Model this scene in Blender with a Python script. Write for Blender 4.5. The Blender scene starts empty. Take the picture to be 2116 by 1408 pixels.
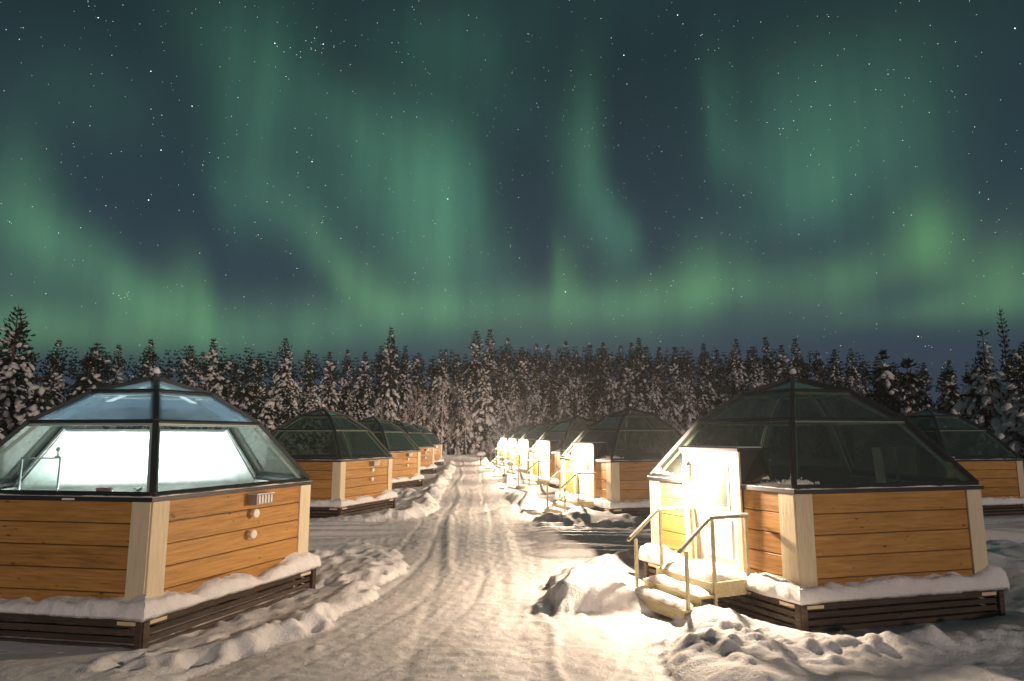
import bpy, bmesh, math, random
import numpy as np
from mathutils import Vector, Matrix
R = math.radians
rng = random.Random(7)
sc = bpy.context.scene
col = sc.collection

# ------------------------------------------------------------ camera
cam = bpy.data.cameras.new("camera"); cam.lens = 22.931; cam.sensor_width = 36; cam.clip_end = 4000
co = bpy.data.objects.new("camera", cam); col.objects.link(co)
co.location = (0, 0, 2.9); co.rotation_euler = (R(90 + 8.2725), 0, R(-3.7386))
sc.camera = co
# ------------------------------------------------------------ exposure
vs = sc.view_settings; vs.view_transform = 'Standard'; vs.look = 'None'; vs.exposure = 0; vs.gamma = 1; vs.use_curve_mapping = False
sc.cycles.max_bounces = 8; sc.cycles.transparent_max_bounces = 24; sc.cycles.volume_bounces = 0
sc.cycles.use_denoising = True
sc.cycles.sample_clamp_indirect = 4
sc.cycles.caustics_reflective = False; sc.cycles.caustics_refractive = False
AURORA = [
 (-20.9, 9.6, 24.0, 2.4, -2.0, 0.2, 0.85, 0.0),
 (7.7, 11.6, 18.0, 2.0, 2.0, 0.2, 0.75, 0.0),
 (-15.2, 22.6, 8.1, 5.1, -30.0, 0.16, 0.35, 0.0),
 (-34.2, 16.2, 3.0, 4.9, 15.0, 0.42, 0.6, 1.0),
 (-32.0, 13.8, 3.1, 2.4, -25.0, 0.25, 0.6, 0.0),
 (-29.1, 12.1, 6.4, 1.8, -28.0, 0.35, 0.6, 0.0),
 (-22.8, 11.4, 1.8, 3.0, 14.0, 0.5, 0.9, 1.0),
 (-25.1, 9.7, 4.8, 2.1, -15.0, 0.4, 0.9, 0.0),
 (-29.7, 7.4, 11.4, 1.8, 0.0, 0.42, 1.0, 0.0),
 (-15.2, 8.4, 9.2, 1.8, 0.0, 0.3, 0.6, 0.0),
 (-19.6, 25.0, 3.1, 7.1, 3.0, 0.27, 0.3, -1.0),
 (-20.7, 18.5, 2.1, 3.0, 20.0, 0.2, 0.3, -1.0),
 (-15.7, 17.9, 2.1, 3.5, 50.0, 0.35, 0.5, 0.0),
 (-11.9, 14.7, 1.6, 3.2, 38.0, 0.4, 0.7, 0.0),
 (-9.6, 12.4, 2.1, 2.6, 50.0, 0.5, 0.9, -1.0),
 (-7.7, 24.1, 5.5, 4.8, -20.0, 0.45, 0.3, -1.0),
 (-3.2, 19.6, 5.6, 5.5, -10.0, 0.55, 0.35, 1.0),
 (-0.2, 20.1, 2.8, 6.8, 5.0, 0.3, 0.25, 1.0),
 (-3.3, 14.3, 3.0, 3.8, 0.0, 0.42, 0.6, 0.0),
 (-4.3, 10.7, 9.4, 1.7, 3.0, 0.45, 0.75, 0.0),
 (1.6, 14.4, 3.0, 2.9, 0.0, 0.25, 0.4, 0.0),
 (-18.0, 29.8, 4.7, 4.6, 0.0, 0.17, 0.3, 0.0),
 (-12.1, 26.8, 3.9, 2.5, -30.0, 0.2, 0.3, 0.0),
 (11.2, 24.8, 2.0, 5.6, -3.0, 0.38, 0.4, 1.0),
 (12.0, 20.0, 2.2, 4.1, 12.0, 0.35, 0.3, 1.0),
 (13.8, 17.0, 2.0, 2.8, 15.0, 0.42, 0.35, 1.0),
 (8.0, 13.7, 1.3, 3.0, 0.0, 0.5, 0.95, -1.0),
 (9.9, 11.4, 7.7, 1.9, 0.0, 0.3, 0.7, 0.0),
 (20.8, 13.8, 2.7, 2.8, 0.0, 0.45, 0.8, 0.0),
 (17.9, 11.9, 6.8, 2.1, 5.0, 0.42, 0.9, 0.0),
 (25.3, 11.8, 5.4, 1.8, 0.0, 0.26, 0.7, 0.0),
 (28.6, 22.9, 6.1, 5.3, -25.0, 0.4, 0.3, -1.0),
 (21.9, 25.7, 1.4, 4.5, 3.0, 0.3, 0.3, -1.0),
 (22.8, 22.6, 2.3, 3.0, 30.0, 0.2, 0.3, 0.0),
 (29.1, 19.1, 2.9, 3.0, 0.0, 0.32, 0.4, 0.0),
 (35.0, 22.4, 4.4, 5.4, 0.0, 0.25, 0.4, 0.0),
 (32.5, 12.1, 4.8, 1.9, 15.0, 0.45, 0.95, 0.0),
 (37.4, 14.5, 2.4, 3.0, 0.0, 0.6, 1.0, 0.0),
 (40.4, 10.6, 2.5, 2.3, -40.0, 0.4, 1.0, 0.0),
 (42.2, 11.3, 1.8, 2.7, 0.0, 0.35, 1.0, 0.0),
 (37.7, 9.2, 6.4, 1.2, 0.0, 0.3, 1.0, 0.0),
 (32.7, 28.1, 10.9, 4.1, 0.0, 0.1, 0.4, 0.0),
 (-2.1, 32.6, 6.9, 3.5, 0.0, 0.24, 0.15, 0.0),
 (3.8, 28.0, 4.2, 3.0, -30.0, 0.12, 0.05, 0.0),
 (-31.1, 24.3, 4.4, 3.3, 0.0, 0.14, 0.4, 0.0),
 (-22.4, 31.0, 4.0, 2.9, 0.0, 0.1, 0.4, 0.0),
 (16.1, 9.1, 28.0, 1.7, 0.0, 0.12, 0.5, 0.0),
 (-33.2, 8.1, 5.0, 1.6, 0.0, 0.2, 0.8, 0.0),
 (26.3, 16.4, 6.6, 2.2, -10.0, 0.12, 0.2, 0.0)]
STARS = [(-36.36,27.13,1),(-35.41,27.57,1),(-30.90,29.64,2),(-27.02,27.09,2),(-26.79,24.49,1),(-23.87,25.32,2),(-26.43,17.91,2),(-25.85,21.72,2),(-30.74,22.41,1),(-31.79,22.39,1),(-33.26,20.19,1),(-33.71,16.09,1),(-34.90,14.77,1),(-30.69,15.14,1),(-30.21,16.42,1),(-32.01,14.53,1),(-23.28,18.83,1),(-24.24,17.49,1),(-29.20,20.78,1),(-17.74,30.98,2),(-13.65,31.56,2),(-14.42,31.86,1),(-15.16,31.58,1),(-14.66,31.55,1),(-14.67,31.06,1),(-13.74,30.92,1),(-14.29,31.02,1),(-12.71,31.48,1),(-11.84,32.00,1),(-15.54,30.34,1),(-16.44,30.89,1),(-15.88,30.47,1),(-11.20,30.40,1),(-16.67,28.77,1),(-14.14,22.64,2),(-15.26,21.63,1),(-14.36,20.57,1),(-12.91,20.88,1),(-11.81,19.21,1),(-13.08,26.19,1),(-20.43,26.61,1),(-21.64,21.89,1),(-22.76,21.16,1),(-18.50,17.32,1),(-8.91,33.64,1),(-5.74,35.04,1),(-22.36,32.85,1),(-19.29,32.51,1),(-29.35,30.91,1),(-7.53,32.36,1),(-2.14,20.48,2),(-7.18,28.63,1),(-3.76,28.83,1),(-0.42,34.77,1),(-32.38,10.13,1),(-28.24,10.63,1),(-27.86,10.52,1),(-27.36,10.73,1),(-27.28,10.55,1),(-27.24,10.85,1),(-27.71,10.32,1),(-27.47,10.42,1),(-14.96,13.92,1),(-20.48,12.88,1),(-13.88,10.97,1),(-13.41,9.42,1),(-13.10,17.83,1),(-14.39,16.92,1),(-9.15,14.68,1),(-4.92,14.09,1),(-1.89,15.56,1),(1.22,31.57,1),(19.20,33.86,2),(22.46,33.43,1),(14.22,31.52,2),(13.10,32.87,1),(12.19,34.31,1),(9.30,30.68,1),(21.29,32.22,1),(21.16,32.17,1),(19.64,33.19,1),(20.65,30.54,1),(20.90,30.54,1),(36.54,28.70,1),(31.60,31.51,1),(38.98,27.76,1),(43.68,27.27,2),(35.51,26.64,1),(36.89,26.03,1),(34.27,27.65,1),(36.26,24.20,1),(37.99,23.38,1),(29.79,25.59,1),(31.21,25.42,1),(28.39,24.81,1),(31.17,24.41,1),(27.52,24.38,1),(27.27,23.99,1),(23.79,25.54,1),(27.42,28.46,1),(27.22,24.40,1),(29.50,22.05,1),(34.70,20.66,1),(36.79,19.82,1),(12.21,26.33,1),(13.52,24.68,1),(8.29,23.24,1),(8.51,12.56,2),(9.49,14.80,1),(12.25,17.07,1),(10.95,17.08,1),(13.06,13.40,1),(16.47,12.51,1),(16.06,13.85,1),(25.39,14.89,1),(24.83,15.92,1),(24.10,19.70,1),(30.87,18.33,1),(23.74,18.77,1),(32.67,20.01,1),(35.05,16.78,1),(36.21,16.40,1),(40.57,17.17,1),(40.51,15.24,1),(35.65,15.74,1),(42.53,11.16,1),(35.94,7.38,2),(36.34,6.62,1),(12.73,10.10,1)]

# ------------------------------------------------------------ night sky with northern lights
world = bpy.data.worlds.new("World"); sc.world = world; world.use_nodes = True
nt = world.node_tree; nt.nodes.clear()
def N(tree, t, **kw):
    n = tree.nodes.new(t)
    for k, v in kw.items(): setattr(n, k, v)
    return n
def build_sky():
    L = nt.links.new
    def m(op, a, b=None, clamp=False):
        n = N(nt, 'ShaderNodeMath', operation=op, use_clamp=clamp)
        for i, v in enumerate((a, b)):
            if v is None: continue
            if isinstance(v, (int, float)): n.inputs[i].default_value = v
            else: L(v, n.inputs[i])
        return n.outputs[0]
    tc = N(nt, 'ShaderNodeTexCoord')
    nrm = N(nt, 'ShaderNodeVectorMath', operation='NORMALIZE'); L(tc.outputs['Generated'], nrm.inputs[0])
    sp = N(nt, 'ShaderNodeSeparateXYZ'); L(nrm.outputs[0], sp.inputs[0])
    az = m('MULTIPLY', m('ARCTAN2', sp.outputs[0], sp.outputs[1]), 57.2958)
    el = m('MULTIPLY', m('ARCSINE', sp.outputs[2]), 57.2958)
    # soft wandering of the curtains
    no = N(nt, 'ShaderNodeTexNoise'); L(nrm.outputs[0], no.inputs['Vector']); no.inputs['Scale'].default_value = 5; no.inputs['Detail'].default_value = 4
    cs = N(nt, 'ShaderNodeVectorMath', operation='SUBTRACT'); L(no.outputs['Color'], cs.inputs[0]); cs.inputs[1].default_value = (.5, .5, .5)
    cm = N(nt, 'ShaderNodeVectorMath', operation='MULTIPLY'); L(cs.outputs[0], cm.inputs[0]); cm.inputs[1].default_value = (2.6, 1.8, 0)
    cb = N(nt, 'ShaderNodeCombineXYZ'); L(az, cb.inputs[0]); L(el, cb.inputs[1])
    ad = N(nt, 'ShaderNodeVectorMath', operation='ADD'); L(cb.outputs[0], ad.inputs[0]); L(cm.outputs[0], ad.inputs[1])
    P = ad.outputs[0]
    acc = None
    # the display carries on beyond the frame
    AURORA.extend([(-62, 14, 12, 6, 10, .35, .7, 0), (-52, 26, 5, 12, 4, .25, .3, 1), (-80, 20, 7, 12, -6, .3, .4, 0), (60, 12, 12, 4, -6, .4, .9, 0), (72, 24, 6, 11, 8, .3, .4, -1), (95, 14, 14, 6, 0, .3, .6, 0),
                   (20, 48, 18, 9, 20, .2, .1, 0), (-30, 50, 14, 10, -25, .18, .2, 0), (-110, 12, 16, 5, 0, .25, .6, 0), (10, 70, 60, 8, 0, .12, .1, 0)])
    for (a, e, sx, sy, r, amp, g, edge) in AURORA:
        mp = N(nt, 'ShaderNodeMapping', vector_type='TEXTURE'); L(P, mp.inputs[0])
        mp.inputs['Location'].default_value = (a, e, 0); mp.inputs['Rotation'].default_value = (0, 0, R(r)); mp.inputs['Scale'].default_value = (sx, sy, 1)
        pos = mp.outputs[0]
        if edge:   # a curtain with one crisp and one feathered side
            sx_ = N(nt, 'ShaderNodeSeparateXYZ'); L(pos, sx_.inputs[0]); cx_ = N(nt, 'ShaderNodeCombineXYZ'); L(sx_.outputs[1], cx_.inputs[1])
            L(m('MAXIMUM' if edge > 0 else 'MINIMUM', m('MULTIPLY', sx_.outputs[0], .8), m('MULTIPLY', sx_.outputs[0], 1.5)), cx_.inputs[0]); pos = cx_.outputs[0]
        dt = N(nt, 'ShaderNodeVectorMath', operation='DOT_PRODUCT'); L(pos, dt.inputs[0]); L(pos, dt.inputs[1])
        ex = m('EXPONENT', m('MULTIPLY', dt.outputs['Value'], -1.0))
        k = amp * 0.71
        c = (k * (.055 + .06 * g), k * (.212 + .09 * g), k * (.148 - .058 * g))
        ma = N(nt, 'ShaderNodeVectorMath', operation='MULTIPLY_ADD'); L(ex, ma.inputs[0]); ma.inputs[1].default_value = c
        if acc is None: ma.inputs[2].default_value = (0, 0, 0)
        else: L(acc, ma.inputs[2])
        acc = ma.outputs[0]
    # fine vertical rays
    rn = N(nt, 'ShaderNodeTexNoise'); rm = N(nt, 'ShaderNodeMapping'); L(cb.outputs[0], rm.inputs[0]); rm.inputs['Scale'].default_value = (.34, .035, 1); rm.inputs['Rotation'].default_value = (0, 0, R(4))
    L(rm.outputs[0], rn.inputs['Vector']); rn.inputs['Scale'].default_value = 1.; rn.inputs['Detail'].default_value = 3
    rr = N(nt, 'ShaderNodeMapRange'); L(rn.outputs['Fac'], rr.inputs[0]); rr.inputs[1].default_value = .3; rr.inputs[2].default_value = .7; rr.inputs[3].default_value = .76; rr.inputs[4].default_value = 1.24
    am = N(nt, 'ShaderNodeVectorMath', operation='MULTIPLY'); L(acc, am.inputs[0]); L(rr.outputs[0], am.inputs[1])
    # base night sky: slate near the horizon, deep blue-green above
    ra = N(nt, 'ShaderNodeValToRGB'); L(m('DIVIDE', el, 90.), ra.inputs[0])
    e = ra.color_ramp.elements
    e[0].position = 0.0; e[0].color = (.036, .050, .078, 1)
    e[1].position = 1.0; e[1].color = (.010, .022, .028, 1)
    for p, c in ((.1, (.036, .056, .082, 1)), (.2, (.024, .046, .062, 1)), (.34, (.014, .031, .038, 1))):
        q = e.new(p); q.color = c
    bs = N(nt, 'ShaderNodeVectorMath', operation='ADD'); L(ra.outputs[0], bs.inputs[0]); L(am.outputs[0], bs.inputs[1])
    bg = N(nt, 'ShaderNodeBackground'); L(bs.outputs[0], bg.inputs[0]); bg.inputs[1].default_value = 1.0
    out = N(nt, 'ShaderNodeOutputWorld'); L(bg.outputs[0], out.inputs[0])
build_sky()
# ------------------------------------------------------------ low moon / glow of the resort behind the camera
sun = bpy.data.lights.new("moon", 'SUN'); sun.energy = .95; sun.angle = R(2.5); sun.color = (1.0, .78, .66)
so = bpy.data.objects.new("moon", sun); col.objects.link(so)
d = Vector((-.34, .94, -math.tan(R(13)))).normalized()
so.rotation_euler = (-d).to_track_quat('Z', 'Y').to_euler()
LAMP_W = 1600.

# ------------------------------------------------------------ helpers
def mesh_np(name, V, F, mats, midx=None, smooth=False):
    """V (n,3); F list of arrays (m,k)"""
    me = bpy.data.meshes.new(name)
    V = np.asarray(V, np.float32); me.vertices.add(len(V)); me.vertices.foreach_set('co', V.ravel())
    if not isinstance(F, list): F = [F]
    tot = np.concatenate([np.full(len(f), f.shape[1], np.int32) for f in F])
    idx = np.concatenate([np.asarray(f, np.int32).ravel() for f in F])
    me.loops.add(len(idx)); me.loops.foreach_set('vertex_index', idx)
    me.polygons.add(len(tot)); st = np.concatenate([[0], np.cumsum(tot)[:-1]]).astype(np.int32)
    me.polygons.foreach_set('loop_start', st); me.polygons.foreach_set('loop_total', tot)
    if midx is not None: me.polygons.foreach_set('material_index', np.asarray(midx, np.int32))
    if smooth: me.polygons.foreach_set('use_smooth', np.ones(len(tot), bool))
    for mm in (mats if isinstance(mats, (list, tuple)) else [mats]): me.materials.append(mm)
    me.update(calc_edges=True); me.validate()
    return me
def link(name, data, parent=None, loc=None, rot=None, **props):
    o = bpy.data.objects.new(name, data); col.objects.link(o)
    if parent is not None: o.parent = parent
    if loc is not None: o.location = loc
    if rot is not None: o.rotation_euler = rot
    for k, v in props.items(): o[k] = v
    return o
class MB:
    def __init__(s): s.v = []; s.f = []
    def quadbox(s, P):   # 8 corners: bottom 4, top 4
        n = len(s.v); s.v += [tuple(p) for p in P]
        for q in ((3, 2, 1, 0), (4, 5, 6, 7), (0, 1, 5, 4), (1, 2, 6, 5), (2, 3, 7, 6), (3, 0, 4, 7)): s.f.append(tuple(n + i for i in q))
        return s
    def box(s, x0, x1, y0, y1, z0, z1):
        return s.quadbox([(x0, y0, z0), (x1, y0, z0), (x1, y1, z0), (x0, y1, z0), (x0, y0, z1), (x1, y0, z1), (x1, y1, z1), (x0, y1, z1)])
    def beam(s, a, b, w, d, up=(0, 0, 1), off=0.):
        a = Vector(a); b = Vector(b); t = (b - a).normalized(); up = Vector(up)
        x = t.cross(up).normalized(); y = x.cross(t).normalized()   # y ~ up
        h0, h1 = off - d / 2, off + d / 2
        P = [a - x * w / 2 + y * h0, a + x * w / 2 + y * h0, b + x * w / 2 + y * h0, b - x * w / 2 + y * h0,
             a - x * w / 2 + y * h1, a + x * w / 2 + y * h1, b + x * w / 2 + y * h1, b - x * w / 2 + y * h1]
        return s.quadbox(P)
    def tube(s, pts, rs, n=6, cap=True):
        base = len(s.v); pts = [Vector(p) for p in pts]
        for i, p in enumerate(pts):
            t = (pts[min(i + 1, len(pts) - 1)] - pts[max(i - 1, 0)]).normalized()
            a = t.cross(Vector((0.31, 0.2, 0.93))).normalized(); b = t.cross(a)
            for k in range(n):
                th = 2 * math.pi * k / n; s.v.append(tuple(p + (a * math.cos(th) + b * math.sin(th)) * rs[i]))
        for i in range(len(pts) - 1):
            for k in range(n):
                s.f.append((base + i * n + k, base + i * n + (k + 1) % n, base + (i + 1) * n + (k + 1) % n, base + (i + 1) * n + k))
        if cap:
            s.f.append(tuple(base + k for k in range(n))[::-1]); s.f.append(tuple(base + (len(pts) - 1) * n + k for k in range(n)))
        return s
    def mesh(s, name, mats, bevel=0, smooth=False):
        me = bpy.data.meshes.new(name); me.from_pydata(s.v, [], s.f)
        if bevel:
            bm = bmesh.new(); bm.from_mesh(me)
            bmesh.ops.bevel(bm, geom=bm.edges[:], offset=bevel, segments=1, affect='EDGES', clamp_overlap=True)
            bm.to_mesh(me); bm.free()
        for mm in (mats if isinstance(mats, (list, tuple)) else [mats]): me.materials.append(mm)
        if smooth:
            for p in me.polygons: p.use_smooth = True
        return me
_tab = np.random.RandomState(3).rand(512, 512)
def vnoise(x, y, s=0):
    x = np.asarray(x, float) + s * 37.17; y = np.asarray(y, float) + s * 91.7
    xi = np.floor(x).astype(int); yi = np.floor(y).astype(int); fx = x - xi; fy = y - yi
    fx = fx * fx * (3 - 2 * fx); fy = fy * fy * (3 - 2 * fy)
    g = lambda i, j: _tab[i & 511, j & 511]
    return (g(xi, yi) * (1 - fx) + g(xi + 1, yi) * fx) * (1 - fy) + (g(xi, yi + 1) * (1 - fx) + g(xi + 1, yi + 1) * fx) * fy
def fbm(x, y, o=4, s=0):
    r = 0; a = .5; t = 0
    for i in range(o):
        r = r + a * vnoise(x * 2 ** i, y * 2 ** i, s + i); t += a; a *= .5
    return r / t
def mat(name):
    m = bpy.data.materials.new(name); m.use_nodes = True
    t = m.node_tree; b = t.nodes['Principled BSDF']
    return m, t, b
def tnoise(t, vec, scale, detail=4, rough=.5, mscale=None, off=None):
    if mscale is not None:
        mp = N(t, 'ShaderNodeMapping'); t.links.new(vec, mp.inputs[0]); mp.inputs['Scale'].default_value = mscale
        if off is not None: t.links.new(off, mp.inputs['Location'])
        vec = mp.outputs[0]
    n = N(t, 'ShaderNodeTexNoise'); t.links.new(vec, n.inputs['Vector']); n.inputs['Scale'].default_value = scale; n.inputs['Detail'].default_value = detail; n.inputs['Roughness'].default_value = rough
    return n.outputs['Fac']
def ramp(t, fac, stops):
    r = N(t, 'ShaderNodeValToRGB'); t.links.new(fac, r.inputs[0]); e = r.color_ramp.elements
    e[0].position, e[0].color = stops[0][0], (*stops[0][1], 1); e[1].position, e[1].color = stops[-1][0], (*stops[-1][1], 1)
    for p, c in stops[1:-1]: q = e.new(p); q.color = (*c, 1)
    return r.outputs[0]
def bump(t, b, h, strength, dist):
    n = N(t, 'ShaderNodeBump'); t.links.new(h, n.inputs['Height']); n.inputs['Strength'].default_value = strength; n.inputs['Distance'].default_value = dist
    t.links.new(n.outputs[0], b.inputs['Normal'])
def tmath(t, op, a, b):
    n = N(t, 'ShaderNodeMath', operation=op)
    for i, v in enumerate((a, b)):
        if isinstance(v, (int, float)): n.inputs[i].default_value = v
        else: t.links.new(v, n.inputs[i])
    return n.outputs[0]

# ------------------------------------------------------------ materials
def snow_mat(name, c0, c1, sc1, bs, bd, rough=.65):
    m, t, b = mat(name); tc = N(t, 'ShaderNodeTexCoord').outputs['Object']
    t.links.new(ramp(t, tnoise(t, tc, sc1, 5), [(.3, c0), (.7, c1)]), b.inputs['Base Color'])
    b.inputs['Roughness'].default_value = rough; b.inputs['Specular IOR Level'].default_value = .25
    h = tmath(t, 'ADD', tmath(t, 'MULTIPLY', tnoise(t, tc, 9, 6, .65), 1.), tmath(t, 'MULTIPLY', tnoise(t, tc, 38, 4, .7), .45))
    bump(t, b, h, bs, bd)
    return m
M_snow = snow_mat('snow', (.78, .77, .77), (.86, .85, .85), 3, .6, .06)
M_tsnow = snow_mat('branch_snow', (.7, .68, .68), (.84, .82, .82), 3, .6, .1)
def road_mat():
    m, t, b = mat('packed_snow'); tc = N(t, 'ShaderNodeTexCoord').outputs['Object']
    a = tnoise(t, tc, .9, 6, .65); f = tnoise(t, tc, 14, 5, .7)
    s = tmath(t, 'ADD', tmath(t, 'MULTIPLY', a, .55), tmath(t, 'MULTIPLY', f, .45))
    t.links.new(ramp(t, s, [(.34, (.60, .57, .55)), (.48, (.74, .71, .70)), (.62, (.82, .80, .79))]), b.inputs['Base Color'])
    b.inputs['Roughness'].default_value = .55; b.inputs['Specular IOR Level'].default_value = .35
    g = tnoise(t, tc, 7, 7, .72)
    cr = N(t, 'ShaderNodeMapRange'); t.links.new(tnoise(t, tc, 17, 3, .6), cr.inputs[0]); cr.inputs[1].default_value = .56; cr.inputs[2].default_value = .68; g2 = cr.outputs[0]
    bump(t, b, tmath(t, 'ADD', g, tmath(t, 'MULTIPLY', g2, .35)), .42, .035)
    return m
M_road = road_mat()
def wood_mat(name, stops, scale=1., rough=.5, bumpy=.25, knots=True):
    m, t, b = mat(name); tc = N(t, 'ShaderNodeTexCoord').outputs['Object']
    oi = N(t, 'ShaderNodeObjectInfo').outputs['Random']
    cb = N(t, 'ShaderNodeCombineXYZ'); t.links.new(tmath(t, 'MULTIPLY', oi, 83.), cb.inputs[0]); t.links.new(tmath(t, 'MULTIPLY', oi, 37.), cb.inputs[2])
    g = tnoise(t, tc, 3.2 * scale, 6, .62, mscale=(.55, 6, 9), off=cb.outputs[0])
    f = tnoise(t, tc, 22 * scale, 3, .6, mscale=(.25, 4, 6), off=cb.outputs[0])
    s = tmath(t, 'ADD', tmath(t, 'MULTIPLY', g, .7), tmath(t, 'MULTIPLY', f, .3))
    s = tmath(t, 'ADD', s, tmath(t, 'MULTIPLY', tmath(t, 'SUBTRACT', oi, .5), .16))
    if knots:
        mp = N(t, 'ShaderNodeMapping'); t.links.new(tc, mp.inputs[0]); mp.inputs['Scale'].default_value = (2.2, 1, 5.5); t.links.new(cb.outputs[0], mp.inputs['Location'])
        vo = N(t, 'ShaderNodeTexVoronoi'); t.links.new(mp.outputs[0], vo.inputs['Vector']); vo.inputs['Scale'].default_value = 1.2
        k = N(t, 'ShaderNodeMapRange'); t.links.new(vo.outputs['Distance'], k.inputs[0]); k.inputs[1].default_value = .02; k.inputs[2].default_value = .13; k.inputs[3].default_value = -.32; k.inputs[4].default_value = 0
        s = tmath(t, 'ADD', s, k.outputs[0])
    t.links.new(ramp(t, s, stops), b.inputs['Base Color'])
    b.inputs['Roughness'].default_value = rough; b.inputs['Specular IOR Level'].default_value = .3
    bump(t, b, s, bumpy, .02)
    return m
M_plank = wood_mat('stained_plank', [(.25, (.14, .062, .018)), (.42, (.34, .168, .042)), (.55, (.44, .228, .062)), (.72, (.55, .305, .095))])
M_cream = wood_mat('cream_board', [(.25, (.52, .42, .27)), (.5, (.66, .56, .38)), (.75, (.74, .65, .47))], 1.3, .55, .35, knots=False)
M_dark = wood_mat('weathered_slat', [(.25, (.025, .017, .012)), (.5, (.06, .042, .03)), (.75, (.13, .095, .07))], 1., .7, .5)
M_step = wood_mat('treated_step_wood', [(.25, (.26, .22, .11)), (.5, (.44, .38, .22)), (.75, (.6, .54, .38))], 1., .6, .5)
def simple(name, c, rough=.5, metal=0., spec=.5):
    m, t, b = mat(name); tc = N(t, 'ShaderNodeTexCoord').outputs['Object']
    v = tnoise(t, tc, 7, 4)
    t.links.new(ramp(t, v, [(.3, tuple(x * .85 for x in c)), (.7, tuple(min(1, x * 1.12) for x in c))]), b.inputs['Base Color'])
    b.inputs['Roughness'].default_value = rough; b.inputs['Metallic'].default_value = metal; b.inputs['Specular IOR Level'].default_value = spec
    return m
M_frame = simple('dark_frame_metal', (.022, .026, .026), .45)
M_flash = simple('eave_flashing', (.035, .035, .04), .5, .3)
M_white = simple('white_painted_lining', (.72, .74, .70), .5)
M_door = simple('white_door_paint', (.78, .76, .70), .4)
M_floor = simple('cabin_floor', (.22, .14, .08), .5)
M_cloth = simple('bed_cloth', (.55, .53, .5), .9)
M_darkcloth = simple('dark_upholstery', (.06, .055, .055), .8)
M_blind = simple('white_blind_fabric', (.86, .86, .86), .8)
M_metal = simple('grey_vent_metal', (.32, .28, .26), .45, .2)
M_plastic = simple('white_plastic', (.74, .70, .62), .4)
M_pink = simple('pink_glaze', (.5, .2, .22), .3)
M_chrome = simple('brushed_chrome', (.6, .62, .65), .25, .9)
M_leaf = simple('house_plant_leaf', (.05, .09, .04), .5)
M_needle = simple('spruce_needles', (.026, .030, .020), .8, 0, .2)
M_bark = simple('pine_bark', (.085, .06, .045), .85, 0, .2)
M_frost = simple('frosted_bark', (.42, .38, .38), .8, 0, .2)
def glass(name, tint, gl=1., scat=None):
    m = bpy.data.materials.new(name); m.use_nodes = True; t = m.node_tree; t.nodes.clear(); L = t.links.new
    tr = N(t, 'ShaderNodeBsdfTransparent'); tr.inputs[0].default_value = (*tint, 1)
    g = N(t, 'ShaderNodeBsdfGlossy'); g.inputs['Roughness'].default_value = .03; g.inputs['Color'].default_value = (gl, gl, gl, 1)
    # same reflectance on both faces of the thin pane
    gb = N(t, 'ShaderNodeNewGeometry').outputs['Backfacing']; ior = tmath(t, 'ADD', tmath(t, 'MULTIPLY', gb, 1 / 1.55 - 1.55), 1.55)
    fr = N(t, 'ShaderNodeFresnel'); L(ior, fr.inputs[0])
    fm = tmath(t, 'MULTIPLY', fr.outputs[0], 1.6); fm = tmath(t, 'MINIMUM', fm, 1.)
    mx = N(t, 'ShaderNodeMixShader'); L(fm, mx.inputs[0]); L(tr.outputs[0], mx.inputs[1]); L(g.outputs[0], mx.inputs[2])
    last = mx.outputs[0]
    if scat is not None:
        tcn = N(t, 'ShaderNodeTexCoord').outputs['Object']
        df = N(t, 'ShaderNodeBsdfDiffuse'); df.inputs[0].default_value = (*scat[1], 1)
        tl = N(t, 'ShaderNodeBsdfTranslucent'); tl.inputs[0].default_value = (*scat[1], 1)
        m1 = N(t, 'ShaderNodeMixShader'); m1.inputs[0].default_value = .5; L(df.outputs[0], m1.inputs[1]); L(tl.outputs[0], m1.inputs[2])
        no = tnoise(t, tcn, 2.5, 5, .6)
        mr = N(t, 'ShaderNodeMapRange'); L(no, mr.inputs[0]); mr.inputs[1].default_value = .3; mr.inputs[2].default_value = .75; mr.inputs[3].default_value = scat[0] * .6; mr.inputs[4].default_value = scat[0] * 1.4
        m2 = N(t, 'ShaderNodeMixShader'); L(mr.outputs[0], m2.inputs[0]); L(last, m2.inputs[1]); L(m1.outputs[0], m2.inputs[2]); last = m2.outputs[0]
    o = N(t, 'ShaderNodeOutputMaterial'); L(last, o.inputs[0])
    return m
M_glass = glass('tinted_glass', (.64, .70, .64), 1., (.05, (.45, .5, .42)))
M_clear = glass('clear_glass', (.84, .89, .87), 1., (.008, (.7, .75, .75)))
M_frosted = glass('condensed_glass', (.34, .42, .52), 1., (.5, (.16, .24, .36)))
M_misted = glass('misted_glass', (.60, .66, .68), 1., (.20, (.30, .40, .48)))
def emis(name, c, s):
    m = bpy.data.materials.new(name); m.use_nodes = True; t = m.node_tree; t.nodes.clear()
    e = N(t, 'ShaderNodeEmission'); e.inputs[0].default_value = (*c, 1); e.inputs[1].default_value = s
    o = N(t, 'ShaderNodeOutputMaterial'); t.links.new(e.outputs[0], o.inputs[0]); return m
M_bulb = emis('lit_lamp_glass', (1, .86, .6), 30); M_bulb.cycles.emission_sampling = 'NONE'
M_bulbc = emis('lit_cool_lamp_glass', (.95, 1, 1), 12); M_bulbc.cycles.emission_sampling = 'NONE'
M_star = [emis('star_light_%s' % n, c, s) for n, c, s in (('faint', (.85, .95, 1), 2.4), ('mid', (.9, .97, 1), 2.2), ('bright', (.85, .93, 1), 4.))]
for m_ in M_star: m_.cycles.emission_sampling = 'NONE'

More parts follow.
